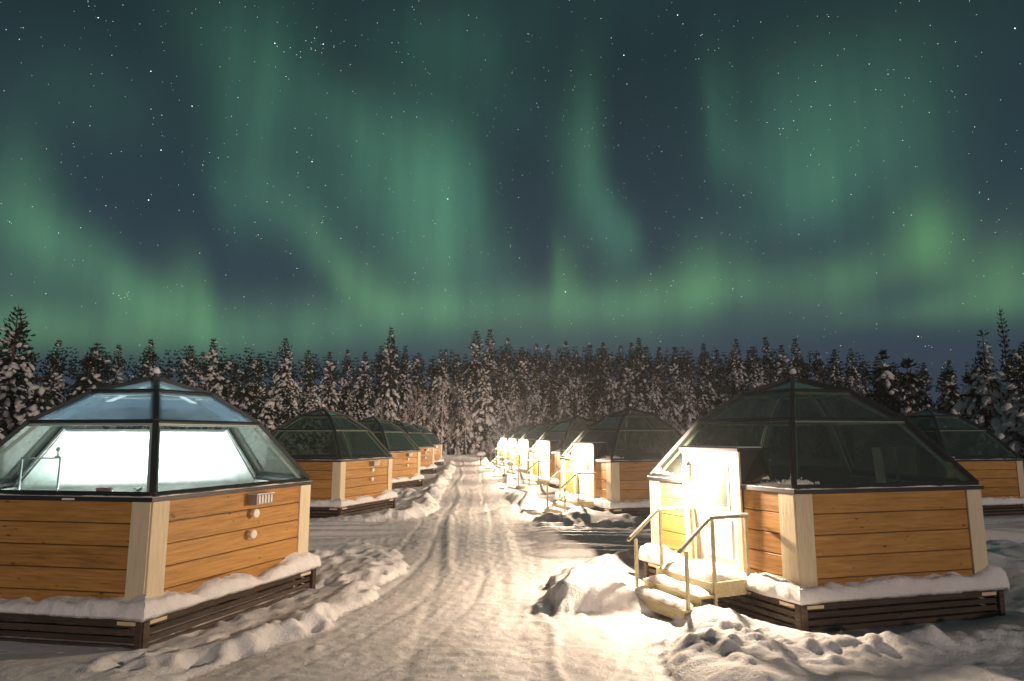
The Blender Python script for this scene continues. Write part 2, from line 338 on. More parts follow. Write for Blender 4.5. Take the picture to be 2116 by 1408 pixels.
# ------------------------------------------------------------ stars: far beyond everything, each a tiny octahedron
def build_stars():
    r = random.Random(11); L = [(a, e, k) for a, e, k in STARS]
    for i in range(11000):
        z = r.random(); e = math.degrees(math.asin(z)); a = r.uniform(-180, 180)
        if e > 4: L.append((a, e, 0 if r.random() < .9 else 1))
    V = []; F = []; mi = []
    for a, e, k in L:
        a = R(a); e = R(e); c = Vector((math.sin(a) * math.cos(e), math.cos(a) * math.cos(e), math.sin(e))) * 2500
        s = (r.uniform(.4, .85), r.uniform(.9, 1.2), r.uniform(1.45, 1.75))[k]
        n = len(V); V += [tuple(c + Vector(q) * s) for q in ((1, 0, 0), (-1, 0, 0), (0, 1, 0), (0, -1, 0), (0, 0, 1), (0, 0, -1))]
        F += [(n + i, n + j, n + q) for i, j, q in ((0, 2, 4), (2, 1, 4), (1, 3, 4), (3, 0, 4), (2, 0, 5), (1, 2, 5), (3, 1, 5), (0, 3, 5))]; mi += [k] * 8
    link('stars', mesh_np('stars', V, np.array(F), M_star, mi), kind='stuff', label='small white stars scattered over the night sky')
build_stars()

# ------------------------------------------------------------ thin ice mist lit by the porch lamps
HAZE = .0008
def build_haze():
    m = bpy.data.materials.new('ice_mist'); m.use_nodes = True; t = m.node_tree; t.nodes.clear()
    v = N(t, 'ShaderNodeVolumePrincipled'); v.inputs['Color'].default_value = (.92, .93, .95, 1); v.inputs['Density'].default_value = HAZE; v.inputs['Anisotropy'].default_value = .6
    o = N(t, 'ShaderNodeOutputMaterial'); t.links.new(v.outputs[0], o.inputs['Volume'])
    link('haze', MB().box(-175, 175, -75, 175, -1.6, 24).mesh('haze', m), kind='stuff', label='thin ice mist hanging over the cabins')
build_haze()

# ------------------------------------------------------------ ground
AL = R(79.95)
C_R = [(6.37, 12.44), (6.40, 25.67), (6.15, 36.81), (5.95, 47.47), (5.9, 58.6), (5.75, 70.0)]
C_L = [(-5.81, 12.48), (-5.86, 26.75), (-5.55, 38.28), (-5.40, 51.01), (-5.33, 64.04)]
C_FAR = (18.67, 25.52)
ROT_R = -2.075; ROT_L = -1.108
nr_ = ROT_R - AL / 2; nR = np.array([math.cos(nr_), math.sin(nr_)]); uR = np.array([-nR[1], nR[0]])
AP = 2.817 * math.cos(AL / 2)
def onR(c, u, w): return (c[0] + uR[0] * u + nR[0] * (AP + w), c[1] + uR[1] * u + nR[1] * (AP + w))
road = [(-6.5, 3.5), (-3.9, 7.2), (-3.1, 8.9), (-2.32, 10.33), (-1.77, 12.3), (-1.42, 14.4), (-1.5, 16.3), (-2.0, 17.5), (-3.2, 18.2), (-6, 18.4), (-30, 18.2),
        (-30, 22.0), (-9, 22.2), (-3.4, 22.6), (-1.9, 23.6), (-1.3, 25.5), (-1.26, 40), (-1.2, 60), (-1.5, 72), (-3, 76), (4, 76), (2.6, 70), (2.2, 57), (1.95, 37), (1.75, 27), (1.9, 23.2), (2.6, 21.6),
        (6.4, 20.8), (14, 20.6), (34, 23), (34, 18.5), (15, 16.9), (8, 16.6), (3.9, 16.2), (2.5, 15.2), (1.8, 13.6), (1.35, 11.6), (1.3, 10.8), (2.0, 10.9), (2.6, 11.1), (2.95, 10.9), (3.3, 10.6), (3.2, 10.1),
        (2.7, 9.4), (2.5, 8.4), (2.6, 7.0), (3.5, 3.5)]
paths = []
for c in C_R[1:]:
    a = onR(c, -.5, 1.3); b = onR(c, .9, 1.3); a2 = (2.0, a[1] - .9); b2 = (1.7, b[1] - 1.3)
    paths.append([a, a2, (1.0, a[1] - 1.2), (1.0, b[1] - 1.9), b2, b])
def sdf(X, Y, poly):
    d = np.full(X.shape, 1e9); inside = np.zeros(X.shape, bool); n = len(poly)
    for i in range(n):
        x0, y0 = poly[i]; x1, y1 = poly[(i + 1) % n]; ex, ey = x1 - x0, y1 - y0
        t = np.clip(((X - x0) * ex + (Y - y0) * ey) / (ex * ex + ey * ey), 0, 1)
        d = np.minimum(d, (X - x0 - t * ex) ** 2 + (Y - y0 - t * ey) ** 2)
        c = ((y0 <= Y) != (y1 <= Y)); xi = x0 + (Y - y0) / (ey if ey else 1e-9) * ex
        inside ^= (c & (X < xi))
    d = np.sqrt(d); return np.where(inside, -d, d)
def sstep(a, b, x): t = np.clip((x - a) / (b - a), 0, 1); return t * t * (3 - 2 * t)
PILES = [  # x, y, rx, ry, h
    (2.80, 13.2, .14, .14, .34), (2.7, 12.9, .6, .5, .15), (2.2, 12.3, .9, .85, .08), (1.7, 11.5, .6, .6, .10), (2.35, 11.6, .7, .35, .12),
    (4.2, 10.3, .9, .6, .16), (3.7, 9.6, .7, .5, .12), (4.8, 9.6, 1.0, .5, .12), (3.2, 8.9, .5, .5, .14), (3.5, 8.3, .6, .4, .12), (4.3, 8.6, .7, .35, .10), (5.0, 8.4, .7, .4, .12), (5.8, 8.8, .7, .35, .10),
    (6.4, 8.7, .7, .4, .10), (7.2, 8.8, .8, .45, .15), (8.0, 8.9, .8, .4, .12), (3.2, 7.6, .6, .5, .14), (4.0, 7.4, .8, .5, .08),
    (5.46, 9.72, .06, .06, .30), (8.6, 9.6, .8, .5, .2),
    (9.4, 13.5, .8, .5, .2), (10.2, 12.2, .8, .6, .25), (11, 14.5, 1.2, .4, .2), (9.9, 15.4, 1.6, .3, .2), (13, 17.6, 3, .3, .3),
    (-2.9, 23.4, .5, .4, .2), (-2.1, 25.5, .4, .9, .2), (-1.9, 28.5, .4, .8, .25), (-1.75, 33, .4, 1.5, .25), (-1.9, 40, .5, 3, .25), (-1.8, 52, .5, 5, .25)]
for i, c in enumerate(C_R[1:]):
    for u, w, rx, h in ((-1.0, 1.7, .28, .55), (-1.1, 2.2, .7, .26), (-.9, 2.9, .8, .2), (1.6, 1.0, .6, .22), (2.2, .9, .9, .15), (1.9, 1.8, .9, .08), (3.2, .7, .9, .08)):
        x, y = onR(c, u, w); PILES.append((x, y, rx, rx * .9, h * (1 - .06 * i)))
FOOT = [(rng.uniform(-4.2, -1.75), rng.uniform(10.6, 16.8), rng.uniform(.1, .2), rng.uniform(.04, .13)) for _ in range(110)]
FOOT += [(rng.uniform(-4.6, -2.2), rng.uniform(8.6, 11.2), rng.uniform(.1, .2), rng.uniform(.04, .12)) for _ in range(70)]
FOOT += [(rng.uniform(2.8, 9.5), rng.uniform(9.3, 11.3), rng.uniform(.1, .2), rng.uniform(.04, .10)) for _ in range(60)]
FOOT += [(rng.uniform(8.5, 15), rng.uniform(10, 18), rng.uniform(.15, .3), rng.uniform(.04, .12)) for _ in range(90)]
FOOT += [(rng.uniform(-4.4, -1.6), rng.uniform(23.2, 36), rng.uniform(.15, .3), rng.uniform(.05, .14)) for _ in range(150)]
CLODS = []
XS = YS = None
def clods(n, fx, fy, r0=.05, r1=.16):
    for _ in range(n):
        r = r0 + (r1 - r0) * rng.random() ** 2; CLODS.append((fx(), fy(), r, r * rng.uniform(.12, .42)))
U = rng.uniform; G = rng.gauss
clods(260, lambda: G(3.5, .4), lambda: G(8.9, .5), .03, .13); clods(330, lambda: U(3.2, 9.2), lambda: G(8.5, .22), .03, .13); clods(190, lambda: G(2.35, .42), lambda: G(12.2, .55), .03, .12); clods(70, lambda: G(1.7, .25), lambda: G(11.6, .7), .04, .11)
clods(70, lambda: U(-4.5, -1.6), lambda: U(9.5, 17.5)); clods(120, lambda: G(-1.8, .35), lambda: U(23, 60), .08, .22); clods(160, lambda: U(8.5, 14), lambda: U(11, 19), .06, .2); clods(60, lambda: U(-3.2, -1.3), lambda: U(17.6, 19), .05, .12)
clods(80, lambda: U(1.9, 6), lambda: U(20.9, 23), .06, .18); clods(150, lambda: U(-2.5, 2.0), lambda: U(7, 26), .025, .05)
LEFT = [(-7.5, 1.5), (-3.9, 7.2), (-3.1, 8.9), (-2.32, 10.33), (-1.77, 12.3), (-1.42, 14.4), (-1.35, 17), (-1.3, 25.5), (-1.26, 40), (-1.2, 80)]
def dline(X, Y, pts):
    d = np.full(X.shape, 1e9)
    for (x0, y0), (x1, y1) in zip(pts[:-1], pts[1:]):
        ex, ey = x1 - x0, y1 - y0; t = np.clip(((X - x0) * ex + (Y - y0) * ey) / (ex * ex + ey * ey), 0, 1)
        d = np.minimum(d, (X - x0 - t * ex) ** 2 + (Y - y0 - t * ey) ** 2)
    return np.sqrt(d)
def height(X, Y, detail=True):
    wx = X + (fbm(X * 1.1, Y * 1.1, 3, 5) - .5) * .5; wy = Y + (fbm(X * 1.1, Y * 1.1, 3, 9) - .5) * .5
    D = sdf(wx, wy, road)
    for p in paths: D = np.minimum(D, sdf(wx, wy, p))
    # undisturbed snow
    lump = fbm(X * .55, Y * .55, 4, 1); med = fbm(X * 2.2, Y * 2.2, 4, 2); fine = fbm(X * 7, Y * 7, 4, 4)
    off = .05 + .08 * sstep(0, .6, D) + (lump - .5) * .14 + (med - .5) * .06 + (fine - .5) * .035
    bankh = .02 + .15 * sstep(.42, .7, fbm(X * .45, Y * .45, 3, 12))
    bank = bankh * np.exp(-((D - .38) / .28) ** 2) * (.6 + .8 * fbm(X * 2.2, Y * 2.2, 3, 6))
    chunk = np.abs(vnoise(X * 3.5, Y * 3.5, 14) - .5) + .6 * np.abs(vnoise(X * 8, Y * 8, 15) - .5) + .3 * np.abs(vnoise(X * 17, Y * 17, 16) - .5)
    near = np.exp(-np.clip(D, 0, None) / 1.2)
    off = off + bank + near * chunk * .07 * sstep(.3, .6, fbm(X * .7, Y * .7, 2, 17))
    # packed snow: wheel tracks along the lane, across at the junction
    DL = dline(X, Y, LEFT) + .25 * vnoise(X * .8, Y * .35, 3); along = .6 * vnoise(DL * 4.0, Y * .12, 21) + .4 * vnoise(DL * 11, Y * .18, 24); cross = vnoise(X * .16, Y * 4.5, 22)
    jn = sstep(1.2, 2.6, np.abs(X + .0)) * sstep(15.6, 17, Y) * (1 - sstep(22, 23.5, Y))
    tr = (along - .5) * .024 * (1 - jn)
    for k_, w_ in ((.28, .07), (.55, .06), (1.05, .06), (1.9, .06), (2.15, .05)):
        tr = tr - (.017 + .006 * np.sin(Y * 40.)) * np.exp(-((DL - k_ - .12 * np.sin(Y * .31 + k_ * 9)) / w_) ** 2) * (1 - jn) * sstep(.25, .6, vnoise(X * .3 + k_ * 7, Y * .25, 25)) + (cross - .5) * .075 * jn
    rut = -.014 * np.exp(-((X + .75 + .12 * np.sin(Y * .35)) / .10) ** 2) * (1 - jn) + .035 * np.exp(-((X + .52 + .12 * np.sin(Y * .35)) / .12) ** 2) * (.3 + 1.2 * vnoise(X * 3, Y * 2.2, 8)) * sstep(12, 16, Y)
    rut2 = -.012 * np.exp(-((X - .75 - .1 * np.sin(Y * .3)) / .13) ** 2) * (1 - jn)
    curb = .035 * np.exp(-((X - 1.2 - .08 * np.sin(Y * 2.)) / .07) ** 2) * (Y < 11.5) * (.3 + fbm(X * 5, Y * 3, 3, 31))
    on = tr + rut + rut2 + curb + (fbm(X * 1.2, Y * 1.2, 4, 41) - .5) * .035 + (fine - .5) * .032 + (fbm(X * 14, Y * 14, 2, 44) - .5) * .014
    e = sstep(-.04, .09, D + (fine - .5) * .12)
    Z = on * (1 - e) + off * e
    for (x, y, rx, ry, h) in PILES:
        q = ((X - x) / rx) ** 2 + ((Y - y) / ry) ** 2; m = q < 7
        if not m.any(): continue
        b = np.exp(-q[m]); xm = X[m]; ym = Y[m]
        Z[m] += h * b * (.65 + .7 * fbm(xm * 1.6, ym * 1.6, 3, 51))
    for (x, y, r, hh) in CLODS:
        i0, i1 = np.searchsorted(XS, [x - 2.2 * r, x + 2.2 * r]) if detail else (0, X.shape[1]); j0, j1 = np.searchsorted(YS, [y - 2.2 * r, y + 2.2 * r]) if detail else (0, 0)
        if i1 <= i0 or j1 <= j0: continue
        q = ((X[j0:j1, i0:i1] - x) ** 2 + (Y[j0:j1, i0:i1] - y) ** 2) / (r * r)
        Z[j0:j1, i0:i1] += hh * np.exp(-q ** 2)
    if detail:
        for (x, y, r, dd) in FOOT:
            m = (np.abs(X - x) < 3 * r) & (np.abs(Y - y) < 3 * r)
            if not m.any(): continue
            q = np.sqrt((X[m] - x) ** 2 + ((Y[m] - y) * .8) ** 2) / r
            Z[m] += (-dd * np.exp(-q ** 2 * 1.2) + .2 * dd * np.exp(-((q - 1.5) / .4) ** 2)) * e[m]
    # flatten under cabins
    for c in C_R + C_L + [C_FAR]:
        q = np.hypot(X - c[0], Y - c[1]); k = sstep(2.6, 4.0, q); Z = Z * k + (np.minimum(Z, .0) * .6 - .03 + .25 * (Z - .1)) * (1 - k)
    # snow berm and gentle rise toward the forest
    Z += .55 * np.exp(-((Y - 78 - 1.5 * np.sin(X * .2)) / 1.8) ** 2) * (np.abs(X) < 40) + .12 * sstep(76, 95, Y)
    Z += .25 * sstep(9, 20, X) * (.5 + .5 * np.sin(Y * .25)) * (Y > 8) * 0
    return Z, D
def build_ground():
    def axis(segs):
        o = []
        for a, b, f in segs:
            x = a
            while x < b - 1e-6: o.append(x); x += f(x)
        o.append(segs[-1][1]); return np.array(o)
    ys = axis([(-60, 2, lambda y: 2.5), (2, 7, lambda y: .08), (7, 95, lambda y: max(.034, .0046 * y)), (95, 160, lambda y: 3)])
    xs = axis([(-160, -40, lambda x: 5), (-40, -14, lambda x: .4), (-14, -6.5, lambda x: .13), (-6.5, 9.5, lambda x: .046), (9.5, 16, lambda x: .1), (16, 45, lambda x: .35), (45, 165, lambda x: 5)])
    global XS, YS; XS = xs; YS = ys
    X, Y = np.meshgrid(xs, ys); Z, D = height(X, Y)
    far = (np.abs(X) > 44) | (Y < 0); Z = np.where(far, .1, Z)
    ny, nx = X.shape; V = np.stack([X, Y, Z], -1).reshape(-1, 3)
    i = np.arange((ny - 1) * (nx - 1)); r = i // (nx - 1); c = i % (nx - 1); a = r * nx + c
    F = np.stack([a, a + 1, a + nx + 1, a + nx], 1)
    Dc = D[:-1, :-1].ravel(); rd = Dc < 0
    for nm, sel, mm in (('snow_ground', ~rd, M_snow), ('snow_road', rd, M_road)):
        f = F[sel]; us, inv = np.unique(f, return_inverse=True)
        link(nm, mesh_np(nm, V[us], inv.reshape(-1, 4), mm, smooth=True), kind='structure')
    print('ground', nx, ny)
build_ground()
def gz(x, y):
    z, _ = height(np.array([[float(x)]]), np.array([[float(y)]]), False); return float(z[0, 0])

# ------------------------------------------------------------ glass igloo cabins
RW, ZW, RG, Z0, R1, Z1, R2, Z2, ZA, RD, ZD = 2.817, 1.95, 2.80, 2.045, 1.835, 3.116, .984, 3.655, 3.934, 3.0, .41
def pol(a, r, z): return Vector((r * math.cos(a), r * math.sin(a), z))
_shared = {}
def shared(key, fn):
    if key not in _shared: _shared[key] = fn()
    return _shared[key]
def lumpy_strip(key, half, r0, r1, n, base, thick, seed, over=.05, droop=.05, gap=0.):
    """snow lying along one face of the deck, mitred at the corners; u along the face, -y outward"""
    ap0 = RW * math.cos(half); ap1 = RD * math.cos(half)
    J = [(-.02, 1.08), (.25, 1.0), (.5, .97), (.75, .9), (.95, .72), (1.08, .4), (1.13, .08), (1.08, -.25), (.98, -.1)]
    V = []; F = []; W = ap1 + over - ap0
    for i in range(n + 1):
        s = -1 + 2 * i / n
        for j, (w, k) in enumerate(J):
            o = ap0 + w * W; u = s * o * math.tan(half) * 1.0
            e = min(1, (1 - abs(s)) * 14)
            nn = float(fbm(u * 1.3 + seed, o * 1.0 + seed * 3, 3, 60)); n2 = float(fbm(u * 6 + seed, w * 4 + seed, 3, 61))
            T = thick * (.12 + 1.75 * nn)
            if gap: T *= 1 - gap * math.exp(-((u - .45) / .22) ** 2) - .6 * gap * math.exp(-((u + 1.0) / .14) ** 2)
            T = T + (n2 - .5) * .09
            z = base + max(.015, T) * k if k > 0 else base - droop * (.4 + 1.2 * nn) * (-k * 3)
            oo = o + (n2 - .5) * .06 * (w > .6)
            V.append((u, -(oo), z))
    m = len(J)
    for i in range(n):
        for j in range(m - 1):
            a = i * m + j; F.append((a, a + m, a + m + 1, a + 1))
    return mesh_np(key, V, np.array(F), M_snow, smooth=True)
def build_cabin(name, kind, corners, label, cat='glass cabin', group=None, lit=False):
    root = link(name, None); root.empty_display_size = .5
    root['label'] = label; root['category'] = cat
    if group: root['group'] = group
    K = len(corners); glassm = M_clear if lit else M_glass
    def put(nm, me, par=root, loc=(0, 0, 0), rz=0, **p): return link(nm, me, par, loc, (0, 0, rz), **p)
    # floor / deck platform
    mb = MB(); n = len(mb.v)
    for z, r in ((ZD - .07, RD), (ZD, RD)): mb.v += [tuple(pol(a, r, z)) for a in corners]
    mb.f += [tuple(range(K))[::-1], tuple(range(K, 2 * K))] + [(i, (i + 1) % K, K + (i + 1) % K, K + i) for i in range(K)]
    put('deck', mb.mesh('deck', M_dark))
    mb = MB()
    for z in (ZD + .005, ZD + .05): mb.v += [tuple(pol(a, RW - .2, z)) for a in corners]
    mb.f += [tuple(range(K))[::-1], tuple(range(K, 2 * K))] + [(i, (i + 1) % K, K + (i + 1) % K, K + i) for i in range(K)]
    put('floor', mb.mesh('floor', M_floor))
    # dark ground beams under the deck
    mb = MB()
    for i in range(4):
        a = corners[i]; mb.beam(pol(a, 2.6, .17), pol(a, -1.9, .17), .14, .3)
    put('floor_joists', mb.mesh('floor_joists', M_dark), kind='stuff')
    for i in range(K):
        a0, a1 = corners[i], corners[(i + 1) % K]
        if a1 < a0: a1 += 2 * math.pi
        half = (a1 - a0) / 2; mid = (a0 + a1) / 2; rz = mid + math.pi / 2
        ap = RW * math.cos(half); hw = RW * math.sin(half); apd = RD * math.cos(half); hd = RD * math.sin(half)
        door = kind == 'R' and i == K - 1
        kk = round(half, 3)
        # inner wall
        put('wall_core', shared(('core', kk), lambda: MB().box(-hw + .06, hw - .06, -(ap - .035), -(ap - .13), ZD + .002, ZW).mesh('wall_core', M_white)), rz=rz)
        put('wall_backing', shared(('back', kk), lambda: MB().box(-hw + .05, hw - .05, -(ap - .0315), -(ap - .0342), ZD + .002, ZW - .002).mesh('wall_backing', M_frame)), rz=rz)
        # planks
        bw = .30 if hw > 1 else .2
        if door: spans = [(-hw + bw + .004, -.668), (.738, hw - bw - .004)]
        else: spans = [(-hw + bw + .004, hw - bw - .004)]
        for (x0, x1) in spans:
            if x1 - x0 < .1: continue
            for j in range(5):
                zt = ZW - .32 * j; zb = max(zt - .309, ZD + .004)
                me = shared(('pl', round(x0, 2), round(x1, 2), j == 4), lambda: MB().box(-(x1 - x0) / 2, (x1 - x0) / 2, -.018, .018, -(zt - zb) / 2, (zt - zb) / 2).mesh('plank', M_plank, bevel=.010))
                put('plank', me, loc=(pol(mid, ap - .012, 0) + Vector((math.cos(rz), math.sin(rz), 0)) * (x0 + x1) / 2 + Vector((0, 0, (zt + zb) / 2))), rz=rz)
        # corner boards
        for s in (-1, 1):
            def cbm():
                h = (ZW - ZD) / 2 - .003; return MB().box(-h, h, -.03, .012, -bw / 2, bw / 2).mesh('corner_board', M_cream, bevel=.004)
            me = shared(('cb', bw), cbm)
            c = pol(mid, ap, (ZW + ZD) / 2) + Vector((math.cos(rz), math.sin(rz), 0)) * s * (hw - bw / 2 + .004)
            o = link('corner_board', me, root, c); o.rotation_euler = (Matrix.Rotation(rz, 4, 'Z') @ Matrix.Rotation(R(90), 4, "Y")).to_euler()
        # skirt: slats, posts
        for j in range(4):
            z = ZD - .115 - .108 * j
            me = shared(('sl', kk), lambda: MB().box(-hd + .03, hd - .03, -.012, .012, -.038, .038).mesh('skirt_slat', M_dark, bevel=.004))
            put('skirt_slat', me, loc=pol(mid, apd - .05, z), rz=rz)
        put('deck_edge_board', shared(('edge', kk), lambda: MB().box(-hd - .01, hd + .01, -.014, .014, -.035, .035).mesh('deck_edge_board', M_dark, bevel=.004)), loc=pol(mid, apd + .016, ZD - .033), rz=rz)
        for s in (-1, 1):
            put('skirt_post', shared('sp', lambda: MB().box(-.05, .05, -.03, .03, -.28, .20).mesh('skirt_post', M_dark, bevel=.005)), loc=pol(mid, apd - .012, ZD - .275) + Vector((math.cos(rz), math.sin(rz), 0)) * s * (hd - .055), rz=rz)
            put('cream_block', shared('crb', lambda: MB().box(-.15, .15, -.012, .012, -.03, .03).mesh('cream_block', M_cream)), loc=pol(mid, apd - .03, ZD - .1) + Vector((math.cos(rz), math.sin(rz), 0)) * s * (hd - .27), rz=rz)
        # eave flashing and frost
        mb = MB(); q0, q1 = pol(a0, RW + .07, 0), pol(a1, RW + .07, 0); t0, t1 = pol(a0, RG - .1, 0), pol(a1, RG - .1, 0)
        for z in (ZW + .004, ZW + .06): mb.v += [(q0.x, q0.y, z), (q1.x, q1.y, z), (t1.x, t1.y, z + .03), (t0.x, t0.y, z + .03)]
        mb.f += [(3, 2, 1, 0), (4, 5, 6, 7), (0, 1, 5, 4), (1, 2, 6, 5), (2, 3, 7, 6), (3, 0, 4, 7)]
        put('eave_flashing', mb.mesh('eave_flashing', M_flash))
        def frost():
            V = []; F = []; n = 70; hf = (RW + .06) * math.sin(half); apf = (RW + .06) * math.cos(half)
            for q in range(n + 1):
                u = -hf + 2 * hf * q / n; t = max(.004, .055 * (float(fbm(u * 2.5 + i, 3., 3, 70)) - .35) + .02 * (float(vnoise(u * 17, i * 1., 71)) - .4))
                V += [(u, -(apf + .004), 0), (u, -(apf + .004), t * .6), (u, -(apf - .03), t), (u, -(apf - .085), .012)]
            for q in range(n):
                for j in range(3): a = q * 4 + j; F.append((a, a + 4, a + 5, a + 1))
            return mesh_np('eave_snow', V, np.array(F), M_snow, smooth=True)
        put('eave_snow', shared(('fr', kk, i), frost), loc=(0, 0, ZW + .064), rz=rz)
        put('deck_snow', shared(('ds', kk, kind, i), lambda: lumpy_strip('deck_snow', half, 0, 0, 90, ZD + .002, .19 if kind == 'L' else .23, i * 5.3 + (2 if kind == 'L' else 0), gap=.75 if kind == 'L' and i == 0 else 0)), rz=rz)
        # glass and frames, three tiers
        rings = [(RG, Z0), (R1, Z1), (R2, Z2), (.06, ZA)]
        for q in range(3):
            (ra, za), (rb, zb) = rings[q], rings[q + 1]
            A, B, Cc, Dd = pol(a0, ra, za), pol(a1, ra, za), pol(a1, rb, zb), pol(a0, rb, zb)
            nrm = (B - A).cross(Dd - A).normalized()
            ctr = (A + B + Cc + Dd) / 4; ins = .985
            P = [ctr + (p - ctr) * ins - nrm * .012 for p in (A, B, Cc, Dd)]; Q = [p + nrm * .010 for p in P]
            gm = glassm
            if lit and q == 0 and i in (1, 3): gm = M_glass
            if lit and q == 1: gm = M_frosted if i in (1, 2, 3) else M_misted
            if lit and q == 2: gm = M_misted
            put('glass_pane', MB().quadbox(P + Q).mesh('glass_pane', gm))
            w = (.06, .05, .04)[q]
            nb = pol(a0, 1, 0) * (zb - za) + Vector((0, 0, ra - rb))
            put('frame_bar', MB().beam(A, Dd, w + .03, .07, nb, .012).mesh('frame_bar', M_frame, bevel=.006))
            if not (lit and q == 1 and i in (2, 3)): put('frame_lining', MB().beam(A * .985, Dd * .985 if q < 2 else Dd, (w + .05) if not lit else .15, .05, nb, -.06).mesh('frame_lining', M_white))
            if q < 2:
                put('ring_bar', MB().beam(Dd, Cc, .055, .05, nrm, .010).mesh('ring_bar', M_frame, bevel=.005))
                if not (lit and q == 0 and i in (1, 2, 3)): put('ring_lining', MB().beam(Dd + Vector((0, 0, -.045)) - pol(mid, .03, 0), Cc + Vector((0, 0, -.045)) - pol(mid, .03, 0), .09, .04, (0, 0, 1), 0).mesh('ring_lining', M_white))
            if q == 0: put('ring_bar', MB().beam(A, B, .07, .06, nrm, .0).mesh('ring_bar', M_frame, bevel=.005))
        if kind == 'L' and i == 0:   # vent hood and two round vent caps on the wall facing the lane
            ox = Vector((math.cos(rz), math.sin(rz), 0)); on = pol(mid, 1, 0)
            h = link('vent_hood', MB().box(-.20, .20, -.19, 0, -.11, .06).mesh('vent_hood', M_metal, bevel=.008), root, on * (ap + .008) + ox * .33 + Vector((0, 0, 1.83)), (0, 0, rz))
            for s in range(5): link('louvre', MB().box(-.017, .017, -.008, .008, -.075, .06).mesh('louvre', M_plastic), h, (-.15 + .075 * s, -.199, -.01))
            link('hood_lid', MB().box(-.22, .22, -.215, 0, .064, .082).mesh('hood_lid', M_plastic, bevel=.003), h, (0, 0, 0))
            for zz, uu in ((1.57, .24), (1.23, .20)):
                mb = MB().tube([(0, 0, 0), (0, -.05, 0), (0, -.09, 0), (0, -.11, 0)], [.045, .05, .08, .07], 20)
                link('vent_cap', mb.mesh('vent_cap', M_plastic), root, on * (ap + .01) + ox * uu + Vector((0, 0, zz)), (0, 0, rz))
        if door or kind == 'R' and i == 0:   # granular snow caught at the foot of the glass
            rs = np.random.RandomState(5 + i); V = []; F = []; n_ = 0
            I = np.array([[1, 0, 0], [-1, 0, 0], [0, 1, 0], [0, -1, 0], [0, 0, 1], [0, 0, -1]], float); T_ = [(0, 2, 4), (2, 1, 4), (1, 3, 4), (3, 0, 4), (2, 0, 5), (1, 2, 5), (3, 1, 5), (0, 3, 5)]
            for q in range(260):
                u = (rs.choice([-1, 1]) * (hw - abs(rs.normal(0, .28)) - .05)) if door else -hw + .04 + abs(rs.normal(0, .15))
                if door and abs(u) < .85: continue
                hgt = abs(rs.normal(0, .05)) * max(0, 1 - (hw - abs(u)) / .9); r_ = rs.uniform(.012, .032)
                V.append(I * r_ * rs.uniform(.7, 1.3, (6, 1)) + np.array([u * .985, -(RG * math.cos(half) - .02 - hgt * .66) , Z0 + .02 + hgt])); F.append(np.array(T_) + n_); n_ += 6
            link('glass_snow', mesh_np('glass_snow', np.concatenate(V), np.concatenate(F), M_snow, smooth=True), root, (0, 0, 0), (0, 0, rz), kind='stuff')
        if door:
            D = lambda nm, me, par=root: link(nm, me, par, (0, 0, 0), (0, 0, rz))
            y0 = -ap
            for x in (-.665, .655): D('porch_wall', MB().box(x, x + .08, y0 - .03, y0 + .62, ZD + .01, 2.565).mesh('porch_wall', M_frame))
            D('porch_roof', MB().box(-.73, .80, y0 - .14, y0 + .80, 2.57, 2.63).mesh('porch_roof', M_flash, bevel=.008))
            D('porch_roof_snow', MB().box(-.71, .78, y0 - .12, y0 + .55, 2.632, 2.65).mesh('porch_roof_snow', M_snow, bevel=.006))
            D('door_frame', MB().box(-.70, -.60, y0 - .075, y0 - .032, ZD + .1, 2.565).box(.64, .74, y0 - .075, y0 - .032, ZD + .1, 2.565).box(-.598, .638, y0 - .075, y0 - .032, 2.46, 2.565).mesh('door_frame', M_cream))
            D('door_sidelight', MB().box(-.595, -.33, y0 - .06, y0 - .02, ZD + .1, 2.455).mesh('door_sidelight', M_cream, bevel=.004))
            dr = D('door', MB().box(-.32, .632, y0 - .055, y0 - .01, ZD + .12, 2.455).mesh('door', M_door, bevel=.006))
            link('door_window', MB().box(-.10, .42, y0 - .062, y0 - .0555, 1.62, 2.26).mesh('door_window', M_clear), dr)
            link('window_frame', MB().box(-.15, -.105, y0 - .062, y0 - .0555, 1.57, 2.31).box(.425, .47, y0 - .062, y0 - .0555, 1.57, 2.31).box(-.104, .424, y0 - .062, y0 - .0555, 1.57, 1.615).box(-.104, .424, y0 - .062, y0 - .0555, 2.265, 2.31).mesh('window_frame', M_cream), dr)
            link('door_panel', MB().box(-.18, .50, y0 - .066, y0 - .0555, .75, 1.42).mesh('door_panel', M_door, bevel=.005), dr)
            link('door_handle', MB().beam((-.26, y0 - .10, 1.45), (-.14, y0 - .10, 1.45), .02, .02).box(-.265, -.245, y0 - .1, y0 - .055, 1.44, 1.46).mesh('door_handle', M_chrome), dr)
            lp = D('porch_lamp', MB().box(-.60, -.48, y0 - .13, y0 - .075, 2.10, 2.30).mesh('porch_lamp', M_frame, bevel=.006))
            mb = MB().tube([(-.54, y0 - .17, 2.09), (-.54, y0 - .17, 2.12), (-.54, y0 - .17, 2.26), (-.54, y0 - .17, 2.3)], [.03, .05, .05, .02], 12)
            bl = link('lamp_globe', mb.mesh('lamp_globe', M_bulb, smooth=True), lp)
            pl = bpy.data.lights.new('porch_light', 'POINT'); pl.energy = LAMP_W; pl.color = (1, .76, .55); pl.shadow_soft_size = .05
            pl.use_nodes = False
            link('porch_light', pl, root, Matrix.Rotation(rz, 3, 'Z') @ Vector((-.54, y0 - .27, 2.2)))
    # roof vent on the top with a cap of snow
    put('roof_vent', MB().tube([(0, 0, ZA - .03), (0, 0, ZA + .02), (0, 0, ZA + .03), (0, 0, ZA + .1)], [.10, .10, .035, .035], 12).mesh('roof_vent', M_frame))
